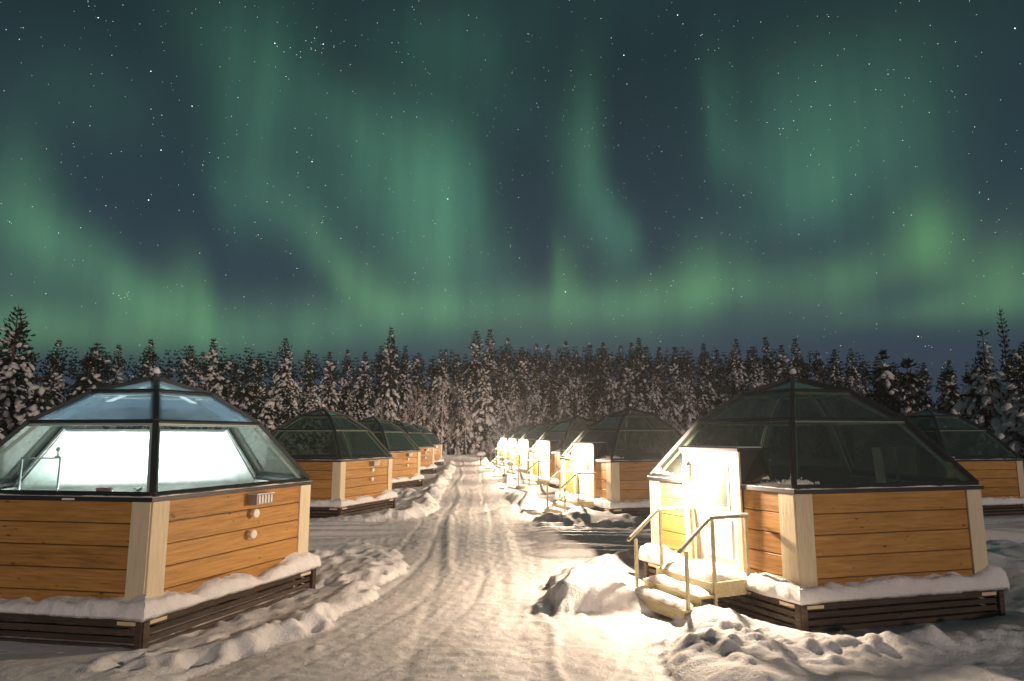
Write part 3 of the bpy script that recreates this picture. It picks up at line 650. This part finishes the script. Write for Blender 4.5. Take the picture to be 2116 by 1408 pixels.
    put('snow_cap', MB().tube([(0, 0, ZA + .1), (0, 0, ZA + .12), (0, 0, ZA + .16), (0, 0, ZA + .2), (0, 0, ZA + .22)], [.04, .06, .065, .045, .015], 10).mesh('snow_cap', M_snow, smooth=True))
    return root
def copy_tree(o, parent=None):
    c = o.copy(); col.objects.link(c); c.parent = parent
    for ch in o.children: copy_tree(ch, c)
    return c
b20 = R(20.27); bL = R(50.8); bl2 = R(42)
cor_R = [0, AL, math.pi - b20, math.pi + b20, 2 * math.pi - AL]
cor_L = [0, AL, math.pi - bL, math.pi + bL, 2 * math.pi - AL]
cor_L2 = [0, AL, math.pi - bl2, math.pi + bl2, 2 * math.pi - AL]
cabR = build_cabin('glass_igloo', 'R', cor_R, 'nearest dark glass-domed wooden cabin on the right with lit porch', group='glass igloos along the right of the lane')
cabR.location = (*C_R[0], .056); cabR.rotation_euler.z = ROT_R
labs = ['second glass-domed cabin in the right row, directly behind the large right one', 'third glass-domed cabin in the right row, seen past the second lit porch',
        'fourth glass-domed cabin in the right row, roof just showing above bright porches', 'fifth lit-porch cabin far up the right row', 'farthest lit-porch cabin at the end of the right row']
for c, l in zip(C_R[1:], labs):
    o = copy_tree(cabR); o.location = (*c, 0.); o['label'] = l; o.rotation_euler.z = ROT_R
far = copy_tree(cabR); far.location = (*C_FAR, 0.); far.rotation_euler.z = ROT_R; far['label'] = 'dark glass-domed cabin behind and right of the nearest right cabin'; far['group'] = 'glass igloos beyond the right row'
M_off = simple('unlit_lamp_glass', (.5, .48, .42), .3)
for ch in list(far.children):      # its porch lamp is not switched on
    if ch.type == 'LIGHT': bpy.data.objects.remove(ch)
    elif ch.name.startswith('porch_lamp'):
        for g in ch.children: g.data = g.data.copy(); g.data.materials[0] = M_off
cabL = build_cabin('glass_igloo', 'L', cor_L, 'brightly lit glass-domed cabin filling the left foreground, white light inside', lit=True, group='glass igloos along the left of the lane')
cabL.location = (*C_L[0], 0.); cabL.rotation_euler.z = ROT_L
cabL2 = build_cabin('glass_igloo', 'L', cor_L2, 'second cabin in the left row, dark green dome behind the lit one', group='glass igloos along the left of the lane')
cabL2.location = (*C_L[1], 0.); cabL2.rotation_euler.z = ROT_L
for c, l in zip(C_L[2:], ['third cabin in the left row, dark green dome and orange plank wall', 'fourth cabin in the left row, partly hidden behind the third', 'farthest and smallest cabin at the end of the left row']):
    o = copy_tree(cabL2); o.location = (*c, 0.); o['label'] = l; o.rotation_euler.z = ROT_L

# ------------------------------------------------------------ entrance steps of the right row
def lump_slab(x0, x1, y0, y1, z, t, seed, name, nx=24, ny=14):
    V = []; F = []
    for i in range(nx + 1):
        for j in range(ny + 1):
            x = x0 + (x1 - x0) * i / nx; y = y0 + (y1 - y0) * j / ny
            e = min(1, min(i, nx - i) / 2.5) * min(1, min(j, ny - j) / 2.0); e = math.sqrt(e)
            V.append((x, y, z + .003 + t * e * (.4 + 1.1 * float(fbm(x * 4 + seed, y * 4, 3, 80)))))
    for i in range(nx):
        for j in range(ny): a = i * (ny + 1) + j; F.append((a, a + ny + 1, a + ny + 2, a + 1))
    return mesh_np(name, V, np.array(F), M_snow, smooth=True)
def build_steps(label):
    r = link('entrance_steps', None); r['label'] = label; r['category'] = 'steps'; r['group'] = 'wooden entrance steps of the right row'
    P = lambda nm, me: link(nm, me, r)
    y = lambda w: -(AP + w)      # outward is -y
    for i in range(7):
        w0 = .10 + i * .108; P('landing_board', shared(('lb', i), lambda: MB().box(-.5, .86, y(w0 + .1), y(w0), .50, .535).mesh('landing_board', M_step, bevel=.004)))
    P('landing_fascia', MB().box(-.52, .88, y(.90), y(.86), .30, .533).mesh('landing_fascia', M_step, bevel=.005))
    P('landing_side', MB().box(.862, .90, y(.858), y(.10), .30, .533).mesh('landing_side', M_step, bevel=.005))
    P('landing_side', MB().box(-.54, -.502, y(.858), y(.10), .30, .533).mesh('landing_side', M_step, bevel=.005))
    for k, (w0, w1, z) in enumerate(((.905, 1.20, .37), (1.205, 1.52, .20))):
        P('tread', MB().box(-.52, .95, y(w1), y(w0), z - .045, z).mesh('tread', M_step, bevel=.006))
        P('riser', MB().box(-.50, .93, y(w1 - .02), y(w1 - .05), z - .19, z - .047).mesh('riser', M_step))
        P('step_snow', lump_slab(-.48, .90, y(w1 - .01), y(w0 + .01), z, .085, k * 3., 'step_snow', 24, 8))
    P('step_snow', lump_slab(-.47, .83, y(.88), y(.12), .535, .13, 9., 'step_snow'))
    for x in (-.43, .90):
        for w, zt, zb in ((.14, 1.50, .3), (.84, 1.50, .1), (1.38, 1.06, -.05)):
            P('rail_post', MB().box(x - .026, x + .026, y(w + .026), y(w - .026), zb, zt).mesh('rail_post', M_step, bevel=.006))
        P('handrail', MB().beam((x, y(.06), 1.525), (x, y(.90), 1.525), .075, .035).beam((x, y(.901), 1.525), (x, y(1.54), 1.04), .075, .035).mesh('handrail', M_step, bevel=.006))
        P('rail_snow', MB().beam((x, y(.08), 1.56), (x, y(.88), 1.555), .055, .022).beam((x, y(.93), 1.527), (x, y(1.5), 1.095), .05, .02).mesh('rail_snow', M_snow, bevel=.006))
    return r
st = build_steps('snowy wooden steps with handrails at the nearest right cabin door')
rzR = ROT_R - AL / 2 + math.pi / 2
st.location = (*C_R[0], .056); st.rotation_euler.z = rzR
for c, l in zip(C_R[1:], ['snowy wooden steps at the second porch of the right row', 'small lit steps at the third porch of the right row', 'small lit steps at the fourth porch of the right row', 'small lit steps at the fifth porch of the right row', 'tiny railed steps at the farthest porch, edge of the lane']):
    o = copy_tree(st); o.location = (*c, 0.); o.rotation_euler.z = rzR; o['label'] = l

# ------------------------------------------------------------ inside the lit left cabin
def loc_of(c, rot, p):
    v = Matrix.Rotation(rot, 3, 'Z') @ Vector(p); return Vector((c[0] + v.x, c[1] + v.y, v.z))
def interior_lit():
    c = C_L[0]; K = cor_L
    a0, a1 = K[2], K[3]; mid = (a0 + a1) / 2; half = (a1 - a0) / 2
    # white roller blind over the wide back face, just inside its glass
    A, B, Cc, Dd = [pol(a, r, z) for a, r, z in ((a0, RG - .06, Z0 - .12), (a1, RG - .06, Z0 - .12), (a1, R1 - .05, Z1 - .07), (a0, R1 - .05, Z1 - .07))]
    n = (B - A).cross(Dd - A).normalized(); ctr = (A + B + Cc + Dd) / 4
    P = [ctr + (p - ctr) * .995 - n * .09 for p in (A, B, Cc, Dd)]; Q = [p + n * .006 for p in P]
    bl = link('window_blind', MB().quadbox(P + Q).mesh('window_blind', M_blind), label='white roller blind glowing across the back glass of the lit cabin', category='blind')
    bl.location = (c[0], c[1], 0); bl.rotation_euler.z = ROT_L
    # box added at the blind's top to block lamp light from the glass above
    T0, T1 = P[3] * .985, P[2] * .985
    link('light_shield', MB().beam(Vector((T0.x, T0.y, T0.z + .03)) * 1., Vector((T1.x, T1.y, T1.z + .03)), .34, .06).mesh('light_shield', M_white, bevel=.01), bl)
    # lamp on the back wall below the sill
    lamp = link('wall_lamp', MB().box(-1.5, 1.5, -.05, .05, 0, .05).mesh('wall_lamp', M_white), label='long wall lamp under the back glass of the lit cabin', category='lamp')
    p = loc_of(c, ROT_L, pol(mid, .95, 1.50)); lamp.location = p; lamp.rotation_euler.z = ROT_L + mid + math.pi / 2
    link('lamp_tube', MB().box(-1.45, 1.45, -.03, .03, .051, .07).mesh('lamp_tube', M_bulbc), lamp)
    for s in (-1.0, 0, 1.0):
        l = bpy.data.lights.new('blind_light', 'AREA'); l.shape = 'RECTANGLE'; l.size = .9; l.size_y = .12; l.energy = 95; l.color = (.93, 1, .97)
        o = link('blind_light', l, lamp, (s, 0, .1))
        o.rotation_euler = (R(180 - 25) , 0, 0)
    l = bpy.data.lights.new('room_light', 'POINT'); l.energy = 12; l.color = (.80, .92, 1); l.shadow_soft_size = .25
    link('room_light', l, lamp, (0, 0.9, .05))
    # things on the front sill
    fr = loc_of(c, ROT_L, pol(0, 2.35, 0))
    def on(px, py, z): return (px, py, z)
    sh = link('window_sill_shelf', MB().box(-.9, .5, -.14, .14, -.03, 0).mesh('window_sill_shelf', M_white, bevel=.005), label='pale shelf behind the front glass corner of the lit cabin', category='shelf')
    sh.location = loc_of(c, ROT_L, pol(-.12, 2.28, 2.0)); sh.location.z = 1.99; sh.rotation_euler.z = 0
    L0 = sh.location
    bowl = MB().tube([(0, 0, 0), (0, 0, .02), (0, 0, .07), (0, 0, .13), (0, 0, .13), (0, 0, .03)], [.06, .075, .10, .115, .10, .06], 20)
    link('bowl', bowl.mesh('bowl', M_pink, smooth=True), None, (L0.x - .38, L0.y, 1.992), label='small pink bowl on the shelf behind the front glass', category='bowl')
    pt = link('potted_plant', None, None, (L0.x + .10, L0.y, 1.992), label='low green plant in a cup behind the glass corner post', category='plant')
    link('pot', MB().tube([(0, 0, 0), (0, 0, .08)], [.045, .06], 14).mesh('pot', M_pink), pt)
    mb = MB(); r = random.Random(4)
    for i in range(12):
        th = r.uniform(0, 6.3); l = r.uniform(.08, .15); d = Vector((math.cos(th), math.sin(th), r.uniform(.1, .9))).normalized() * l
        p0 = Vector((0, 0, .08)); s = Vector((-math.sin(th), math.cos(th), 0)) * .018; n = len(mb.v)
        mb.v += [tuple(p0), tuple(p0 + d * .5 + s), tuple(p0 + d), tuple(p0 + d * .5 - s)]; mb.f.append((n, n + 1, n + 2, n + 3))
    link('leaves', mb.mesh('leaves', M_leaf), pt, kind='stuff')
    # shower screen at the left
    s = link('shower_screen', None, None, (-6.95, 11.75, 0), label='glass shower screen with bright metal edges at the left inside the lit cabin', category='shower screen')
    x0, x1, zt = -.62, .03, 2.52
    link('glass_pane', MB().box(x0 + .03, x1 - .03, -.004, .004, .6, zt - .02).mesh('glass_pane', M_clear), s)
    link('edge_rail', MB().box(x0, x1, -.015, .015, zt - .015, zt + .01).box(x0, x0 + .025, -.015, .015, .5, zt - .016).box(x1 - .025, x1, -.015, .015, .5, zt - .016).mesh('edge_rail', M_chrome), s)
    b = link('chrome_finial', MB().tube([(0, 0, .0), (0, 0, .03), (0, 0, .031), (0, 0, .09), (0, 0, .11), (0, 0, .15), (0, 0, .18)], [.045, .045, .015, .012, .035, .035, .01], 12).mesh('chrome_finial', M_chrome, smooth=True), s, (x1 - .06, 0, zt + .01))  # small chrome finial on top of the screen's end post
    # bed
    b = link('bed', None, None, (c[0], c[1], ZD + .05), (0, 0, ROT_L + mid), label='double bed inside the lit left cabin', category='bed')
    link('mattress', MB().box(-.9, 1.1, -.8, .8, .25, .5).mesh('mattress', M_cloth, bevel=.05), b)
    link('bed_frame', MB().box(-.95, 1.15, -.85, .85, .05, .248).mesh('bed_frame', M_floor, bevel=.01), b)
    link('headboard', MB().box(1.16, 1.22, -.85, .85, .05, .95).mesh('headboard', M_floor, bevel=.01), b)
interior_lit()
def interior_dark(c, dz, tag):
    mid = math.pi
    b = link('bed', None, None, (c[0], c[1], ZD + .05 + dz), (0, 0, ROT_R + mid), label='double bed with tall dark headboard inside ' + tag, category='bed')
    link('mattress', MB().box(-.7, 1.2, -.8, .8, .25, .5).mesh('mattress', M_cloth, bevel=.05), b)
    link('bed_frame', MB().box(-.75, 1.25, -.85, .85, .05, .248).mesh('bed_frame', M_floor, bevel=.01), b)
    link('headboard', MB().box(1.26, 1.34, -.85, .85, .05, 1.75).mesh('headboard', M_darkcloth, bevel=.02), b)
    w = link('wash_cubicle', None, None, (c[0] - .35, c[1] + 1.3, ZD + .05 + dz), (0, 0, .1), label='pale wash cubicle wall inside ' + tag, category='cubicle')
    link('partition', MB().box(-.4, .4, -.03, .03, 0, 1.85).mesh('partition', M_floor), w)
    link('partition_top', MB().box(-.42, .42, -.04, .04, 1.853, 1.88).mesh('partition_top', M_white), w)
interior_dark(C_R[0], .056, 'the nearest right cabin')
interior_dark(C_R[1], 0, 'the second right cabin')
cu = link('light_streak', None, None, (C_R[0][0] + 1.35, C_R[0][1] - .62, .5), (0, 0, .12), label='two added pale strips imitating bright streaks in the right glass of the nearest right cabin', category='light_streak')  # cloth strips added to imitate bright streaks in the dome glass
for x0, w in ((-.18, .20), (.27, .05)):
    V = []; F = []
    for i in range(13):
        x = x0 + w * i / 12; y = .02 * math.sin(i * 1.9)
        V += [(x, y, .9), (x, y + .008, .9), (x - .08, y + .02, 2.18), (x - .08, y + .028, 2.18)]
    for i in range(12): a = i * 4; F += [(a, a + 4, a + 6, a + 2), (a + 1, a + 3, a + 7, a + 5)]
    link('streak_strip', mesh_np('streak_strip', V, np.array(F), M_cloth), cu)

# ------------------------------------------------------------ trees
_bm = bmesh.new(); bmesh.ops.create_icosphere(_bm, subdivisions=1, radius=1); ICO_V = np.array([v.co[:] for v in _bm.verts]); ICO_F = np.array([[v.index for v in f.verts] for f in _bm.faces]); _bm.free()
def conifer_meshes(seed, h, rad, snow=.8, top_bare=.16, z_start=.04, shape=.8, dens=1., blob=1., cards=3):
    r = np.random.RandomState(seed)
    tips = []   # (pos, dir, t, s)
    z = h * z_start + .2
    bend = r.uniform(-.02, .02, 2)
    bb = []; bt = []
    while z < h * .985:
        t = z / h
        L = rad * min(1., ((1 - t) / .62)) ** (shape + .25) * (.82 + .18 * math.sin(z * 1.7 + seed)) + .07
        nb = int(round((5.5 if t < .85 else 4) * dens + r.rand()))
        ph = r.rand() * 6.28
        for k in range(nb):
            az = ph + k * 6.283 / nb + r.uniform(-.35, .35); l = L * r.uniform(.6, 1.18)
            out = np.array([math.cos(az), math.sin(az), 0]); up = .55 if t > 1 - top_bare else (.12 - .25 * (1 - t)); dr = .12 if t > 1 - top_bare else r.uniform(.45, .85)
            npt = max(2, int(l / .27)); p0 = np.array([bend[0] * z * t, bend[1] * z * t, z]); bb.append((p0, out, l, up, dr, t))
            prev = p0
            for q in range(1, npt + 1):
                s = q / npt; p = p0 + out * l * s * (1 - .12 * s) + np.array([0, 0, l * (up * s - dr * s * s)]); tips.append((p, p - prev, t, s)); prev = p
        z += (.32 if t < .8 else .26) * r.uniform(.75, 1.25) / max(.6, min(1, dens))
    n = len(tips); P = np.array([q[0] for q in tips]); D = np.array([q[1] for q in tips]); T = np.array([q[2] for q in tips]); S = np.array([q[3] for q in tips])
    D /= np.linalg.norm(D, axis=1)[:, None] + 1e-9
    # needle sprays: narrow quads fanning and hanging off the branches
    k = cards; PP = np.repeat(P, k, 0); DD = np.repeat(D, k, 0); TT = np.repeat(T, k)
    m = len(PP); jit = r.normal(0, .5, (m, 3)); jit[:, 2] -= np.where(TT > 1 - top_bare, -.35, .45)
    dirs = DD * .8 + jit; dirs /= np.linalg.norm(dirs, axis=1)[:, None]
    ln = r.uniform(.28, .56, m) * np.where(TT > 1 - top_bare, .7, 1); wd = r.uniform(.05, .12, m) * np.where(TT > .88, .45, 1)
    side = np.cross(dirs, r.normal(0, 1, (m, 3))); side /= np.linalg.norm(side, axis=1)[:, None]
    a = PP - dirs * ln[:, None] * .3; b = PP + dirs * ln[:, None] * .25 + side * wd[:, None]; c = PP + dirs * ln[:, None] * .8; d = PP + dirs * ln[:, None] * .25 - side * wd[:, None]
    V = np.stack([a, b, c, d], 1).reshape(-1, 3); F = np.arange(m * 4).reshape(-1, 4)
    crown = mesh_np('crown', V, F, M_needle)
    # limbs inside the crown
    mb = MB(); 
    for (p0, out, l, up, dr, t) in bb[::2]:
        pts = [p0 + out * l * s * (1 - .12 * s) + np.array([0, 0, l * (up * s - dr * s * s)]) for s in (0, .5, .95)]
        mb.tube(pts, [.035 * (1.1 - t), .02, .008], 3, cap=False)
    # snow pillows
    vv = np.array(vnoise(P[:, 0] * 1.15 + P[:, 2] * .55, P[:, 1] * 1.15 + P[:, 2] * .7, seed))
    pr = snow * (.25 + .85 * S) * np.clip((.97 - T) / (top_bare + .1), .04, 1) * (.08 + 1.0 * np.clip((vv - .38) / .22, 0, 1))
    sel = r.rand(n) < pr; P2 = P[sel]; D2 = D[sel]; T2 = T[sel]; ns = len(P2)
    sx = (.15 + .42 * r.rand(ns) ** 1.6) * blob * np.clip(1.25 - T2 * .8, .35, 1); sy = sx * r.uniform(.42, .75, ns); sz = sx * r.uniform(.32, .6, ns)
    X = D2 + r.normal(0, .22, (ns, 3)); X /= np.linalg.norm(X, axis=1)[:, None]
    Y = np.cross([0, 0, 1.], X); Y /= np.linalg.norm(Y, axis=1)[:, None] + 1e-6; Z = np.cross(X, Y)
    J = 1 + r.uniform(-.28, .28, (ns, len(ICO_V), 1))
    I = ICO_V[None] * J
    SV = P2[:, None] + np.array([0, 0, .05]) + I[..., 0:1] * (X * sx[:, None])[:, None] + I[..., 1:2] * (Y * sy[:, None])[:, None] + I[..., 2:3] * (Z * sz[:, None])[:, None]
    SF = (ICO_F[None] + (np.arange(ns) * len(ICO_V))[:, None, None]).reshape(-1, 3)
    snowm = mesh_np('snow_load', SV.reshape(-1, 3), SF, M_tsnow, smooth=True)
    r0 = .011 * h + .03
    tr = MB().tube([(bend[0] * z_ * z_ / h, bend[1] * z_ * z_ / h, z_) for z_ in (-.4, h * .25, h * .55, h * .85, h * 1.0)], [r0 * 1.15, r0 * .9, r0 * .6, r0 * .25, .012], 7)
    n0 = len(tr.v); tr.v += mb.v; tr.f += [tuple(i + n0 for i in f) for f in mb.f]
    return tr.mesh('trunk', M_bark, smooth=True), crown, snowm
VAR = []
specs = [(12, 2.6, 1.35, .16, .04, .8), (13, 2.9, 1.0, .24, .1, .7), (11, 2.4, 1.2, .2, .05, .9), (13.5, 2.1, .7, .3, .22, .65), (12, 3.1, 1.15, .22, .05, .65), (12.5, 2.5, .6, .34, .25, .55), (10, 2.7, 1.3, .15, .02, .85), (14, 2.5, .85, .25, .12, .75)]
for i, (h, rd, sn, tb, zs, shp) in enumerate(specs): VAR.append((h, conifer_meshes(100 + i, h, rd, sn, tb, zs, shp)))
SMALL = [(5., conifer_meshes(201, 5., 1.5, 1.25, .08, .02, .8, 1.2, .9)), (6., conifer_meshes(202, 6., 1.25, 1.3, .08, .02, .9, 1.2, .9)), (4.5, conifer_meshes(203, 4.5, 1.5, 1.3, .08, .02, .7, 1.2, .85))]
SPARSE = [(12, conifer_meshes(301, 12., 2.6, 1.25, .06, .06, .45, .75, 1.5, 2)), (10, conifer_meshes(302, 10., 2.8, 1.25, .08, .1, .5, .8, 1.6, 2))]
BARE = (13, conifer_meshes(303, 13., 1.0, .02, .5, .2, .35, .8, 1., 2))
def put_tree(v, x, y, h, label, group=None, name='snowy_spruce', cat='tree', rz=None, wide=1., snow=True):
    s = h / v[0]; z = gz(x, y) - .05
    o = link(name, None, None, (x, y, z), (0, 0, rng.uniform(0, 6.28) if rz is None else rz), label=label, category=cat)
    o.scale = (s * wide, s * wide, s)
    if group: o['group'] = group
    link('trunk', v[1][0], o); c = link('crown', v[1][1], o, kind='stuff')
    if snow: link('snow_load', v[1][2], c, kind='stuff')
    return o
def sky_px(px):   # height of the skyline as an elevation above the eye, by azimuth control points (degrees)
    return 0
AZC = [-46, -38, -34, -31, -27, -22, -18, -15, -12, -9.5, -7.2, -5, -2, 0, 3, 6, 10, 14, 18, 22, 26, 29, 31.5, 34, 37, 40, 44, 52]
ELC = [8.0, 7.6, 6.8, 6.7, 6.9, 7.4, 7.6, 7.2, 7.2, 6.9, 8.0, 7.2, 7.9, 7.8, 8.2, 7.9, 8.2, 7.8, 7.9, 7.7, 7.8, 7.3, 6.8, 5.9, 5.3, 6.0, 7.0, 8.5]
DC = [32, 36, 40, 44, 48, 54, 60, 66, 72, 76, 79, 81, 83, 84, 84, 84, 85, 86, 87, 88, 88, 86, 82, 74, 62, 50, 44, 40]
def forest():
    # zones describe where in the edge a tree stands
    def zone(az):
        for lim, txt in ((-30, 'far left edge'), (-22, 'behind lit dome'), (-14, 'right of lit dome'), (-8, 'above second left cabin'),
                         (-3, 'above far left cabins'), (2.5, 'at lane end'), (8, 'above far right porches'), (14, 'above second right cabin'), (20, 'between nearest right domes'),
                         (27, 'above nearest right dome'), (33, 'right of nearest right dome'), (60, 'far right edge')):
            if az < lim: return txt
    ORD = ['first', 'second', 'third', 'fourth', 'fifth', 'sixth', 'seventh', 'eighth', 'ninth', 'tenth', 'eleventh', 'twelfth']
    cnt = {}
    for ri, (dd, hr, rn, sp) in enumerate([(0, (.46, .80), 'front', 2.3), (2.8, (.72, .98), 'middle', 2.1), (6.0, (.88, 1.02), 'rear', 2.0)]):
        az = -43.0 + ri * .7
        while az < 49:
            d = np.interp(az, AZC, DC) + dd + rng.uniform(-1.3, 1.3); el = np.interp(az, AZC, ELC)
            h = (2.9 + d * math.tan(R(el))) * rng.uniform(*hr)
            if rng.random() < .16: h *= rng.uniform(1.04, 1.14)
            x, y = d * math.sin(R(az)), d * math.cos(R(az))
            vi = rng.choice([0, 2, 4, 6, 0, 1]) if ri == 0 else rng.choice([0, 1, 2, 3, 4, 5, 7, 7])
            sn = ('snow-laden', 'dark-topped')[vi in (1, 3, 5, 7)]; zn = zone(az)
            k = (ri, zn); cnt[k] = cnt.get(k, 0) + 1
            put_tree(VAR[vi], x, y, h, '%s %s spruce, %s from left, %s row, %s' % (('lower', 'tall')[h > 9.5], sn, ORD[cnt[k] - 1], rn, zn), group='spruces of the %s forest row' % rn, wide=.95 if h > 9 else 1.1)
            az += math.degrees(sp / d) * rng.uniform(.75, 1.25)
forest()
def forest_mass():
    """the wood behind the countable edge rows, one joined mass"""
    h0, (tm, cm, sm) = 12, conifer_meshes(401, 12, 2.8, .4, .3, .05, .7, .6, 1.4, 3)
    def arrays(me):
        v = np.empty(len(me.vertices) * 3, np.float32); me.vertices.foreach_get('co', v); l = np.empty(len(me.loops), np.int32); me.loops.foreach_get('vertex_index', l)
        return v.reshape(-1, 3), l
    cv, cl = arrays(cm); sv, sl = arrays(sm); V = []; FQ = []; FT = []; n = 0; AT = []
    for row in range(4):
        az = -44 + row * .9
        while az < 51:
            d = np.interp(az, AZC, DC) + 8 + row * 3.6 + rng.uniform(-2, 2); el = np.interp(az, AZC, ELC) * rng.uniform(.84, .965)
            h = 2.9 + d * math.tan(R(el)); x, y = d * math.sin(R(az)), d * math.cos(R(az)); s = h / h0; th = rng.uniform(0, 6.28)
            c_, s_ = math.cos(th) * s, math.sin(th) * s
            M = np.array([[c_, -s_, 0], [s_, c_, 0], [0, 0, s]]); off = np.array([x, y, .15])
            V.append(cv @ M.T + off); FQ.append(cl.reshape(-1, 4) + n); n += len(cv)
            if row < 2: V.append(sv @ M.T + off); FT.append(sl.reshape(-1, 3) + n); n += len(sv)
            az += math.degrees(2.4 / d) * rng.uniform(.8, 1.25)
    FQ = np.concatenate(FQ); FT = np.concatenate(FT)
    me = mesh_np('forest', np.concatenate(V), [FQ, FT], [M_needle, M_tsnow], np.concatenate([np.zeros(len(FQ), int), np.ones(len(FT), int)]))
    link('forest', me, kind='stuff', label='dense dark spruce wood behind the forest edge'); print('forest tris', len(FQ) * 2 + len(FT))
forest_mass()
def at(az, d): return d * math.sin(R(az)), d * math.cos(R(az))
# singular trees
x, y = at(-33.9, 34); put_tree(VAR[1], x, y, 2.9 + 34 * math.tan(R(8.9)) + 0, 'tall pine at the far left rising above the other treetops', name='tall_pine', wide=1.1)
x, y = at(-35.6, 30); put_tree(VAR[4], x, y, 6.0, 'thick snow-covered spruce cut by the left picture edge', name='snowy_spruce')
x, y = at(-6.9, 78); put_tree(VAR[3], x, y, 15.3, 'tall pointed spruce standing above the skyline left of the lane', name='pointed_spruce', wide=.9)
for az, d, h, v, lb in ((-25.4, 34, 3.9, 1, 'small snow-caked spruce just behind the tip of the lit dome'), (-18.6, 40, 6.2, 0, 'snow-caked young spruce right of the lit dome'), (-16.8, 38, 5.0, 2, 'bushy snow-caked spruce beside the lit dome edge'), (-20.5, 42, 7.0, 1, 'slim snow-caked spruce behind the right slope of the lit dome'),
                        (-29.5, 36, 6.4, 0, 'snow-caked spruce above the left slope of the lit dome'), (-32.2, 33, 5.2, 2, 'low snow-caked spruce behind the left edge frame of the lit dome'),
                        (33.6, 46, 8.0, 1, 'bright snow-plastered slim spruce right of the nearest right dome'), (35.0, 49, 7.6, 0, 'snow-flecked spruce next to the slim plastered one'), (37.6, 46, 6.6, 1, 'small white-plastered spruce behind the far right cabin'), (32.6, 47, 5.4, 2, 'low snow-plastered spruce peeking over the right dome slope'),
                        (38.9, 43, 6.0, 0, 'rounded snow-heaped spruce behind the far right cabin'), (43.9, 41, 7.0, 2, 'snow-heaped spruce at the right picture edge')):
    x, y = at(az, d); put_tree(SMALL[v], x, y, h, lb, group='young spruces thick with snow')
x, y = at(39.8, 42); put_tree(SPARSE[0], x, y, 8.4, 'leaning open-crowned pine with snow balls at the right', name='snowy_pine', wide=.9)
x, y = at(41.9, 41); put_tree(SPARSE[1], x, y, 7.2, 'broad snow-heavy pine at the right edge', name='snowy_pine')
x, y = at(44.6, 45); put_tree(SPARSE[0], x, y, 8.6, 'second open-crowned snowy pine beyond the right edge', name='snowy_pine')
x, y = at(41.1, 46); put_tree(BARE, x, y, 10.2, 'thin dark bare spire rising above the right pines', name='bare_pine', snow=False, wide=.6)
def birch(seed, h):
    r = random.Random(seed); tr = MB(); br = MB()
    pts = [Vector((0, 0, -.3))]; 
    for i in range(1, 9): pts.append(Vector((pts[-1].x + r.uniform(-.08, .08), pts[-1].y + r.uniform(-.08, .08), h * i / 8)))
    tr.tube(pts, [.09 * (1 - .85 * i / 8) for i in range(9)], 7)
    def grow(p, d, l, rad, lev):
        q = [p]; 
        for i in range(3):
            d = (d + Vector((r.uniform(-.25, .25), r.uniform(-.25, .25), .16))).normalized(); q.append(q[-1] + d * l / 3)
        br.tube(q, [rad, rad * .8, rad * .6, rad * .35], 3, cap=False)
        if lev > 0:
            for i in range(r.randint(3, 4)):
                b = q[r.randint(1, 3)]; a = Vector((r.uniform(-1, 1), r.uniform(-1, 1), r.uniform(.1, .9))).normalized(); grow(b, (d + a).normalized(), l * .58, rad * .55, lev - 1)
    for i in range(22):
        z = h * (.18 + .8 * i / 22); k = min(7, int(z / h * 8)); a = r.uniform(0, 6.28)
        grow(pts[k].lerp(pts[k + 1], z / h * 8 - k), Vector((math.cos(a), math.sin(a), r.uniform(.3, .7))).normalized(), h * .30 * (1 - .75 * i / 22), .030, 2)
    return tr.mesh('trunk', M_frost, smooth=True), br.mesh('branches', M_frost)
bts = [birch(5, 9.), birch(9, 8.)]
for k, (az, d, h, lb) in enumerate(((-2.4, 72, 1.0, 'frosted bare birch with pale trunk at the end of the left row'), (-4.6, 70, .95, 'second frosted bare birch left of the lane end'), (-.2, 79, .8, 'small frosted bare birch beyond the lane end'), (4.4, 76, .85, 'frosted bare birch above the far porches'), (-7.6, 66, .7, 'frosted bare birch behind the fourth left cabin'))):
    x, y = at(az, d); o = link('bare_birch', None, None, (x, y, gz(x, y)), (0, 0, k * 1.3), label=lb, category='tree'); o['group'] = 'frosted bare birches'; o.scale = (h, h, h)
    link('trunk', bts[k % 2][0], o); link('branches', bts[k % 2][1], o)
# little snow-capped post or shrub past the end of the lane
x, y = at(1.05, 66.5); p = link('snow_capped_post', None, None, (x, y, gz(x, y)), label='short snow-capped post past the end of the lane', category='post')
link('post', MB().tube([(0, 0, -.2), (0, 0, .9)], [.06, .05], 8).mesh('post', M_bark), p)
link('snow_cap', MB().tube([(0, 0, .9), (0, 0, .95), (0, 0, 1.1), (0, 0, 1.25), (0, 0, 1.3)], [.2, .45, .5, .3, .05], 10).mesh('snow_cap', M_snow, smooth=True), p)
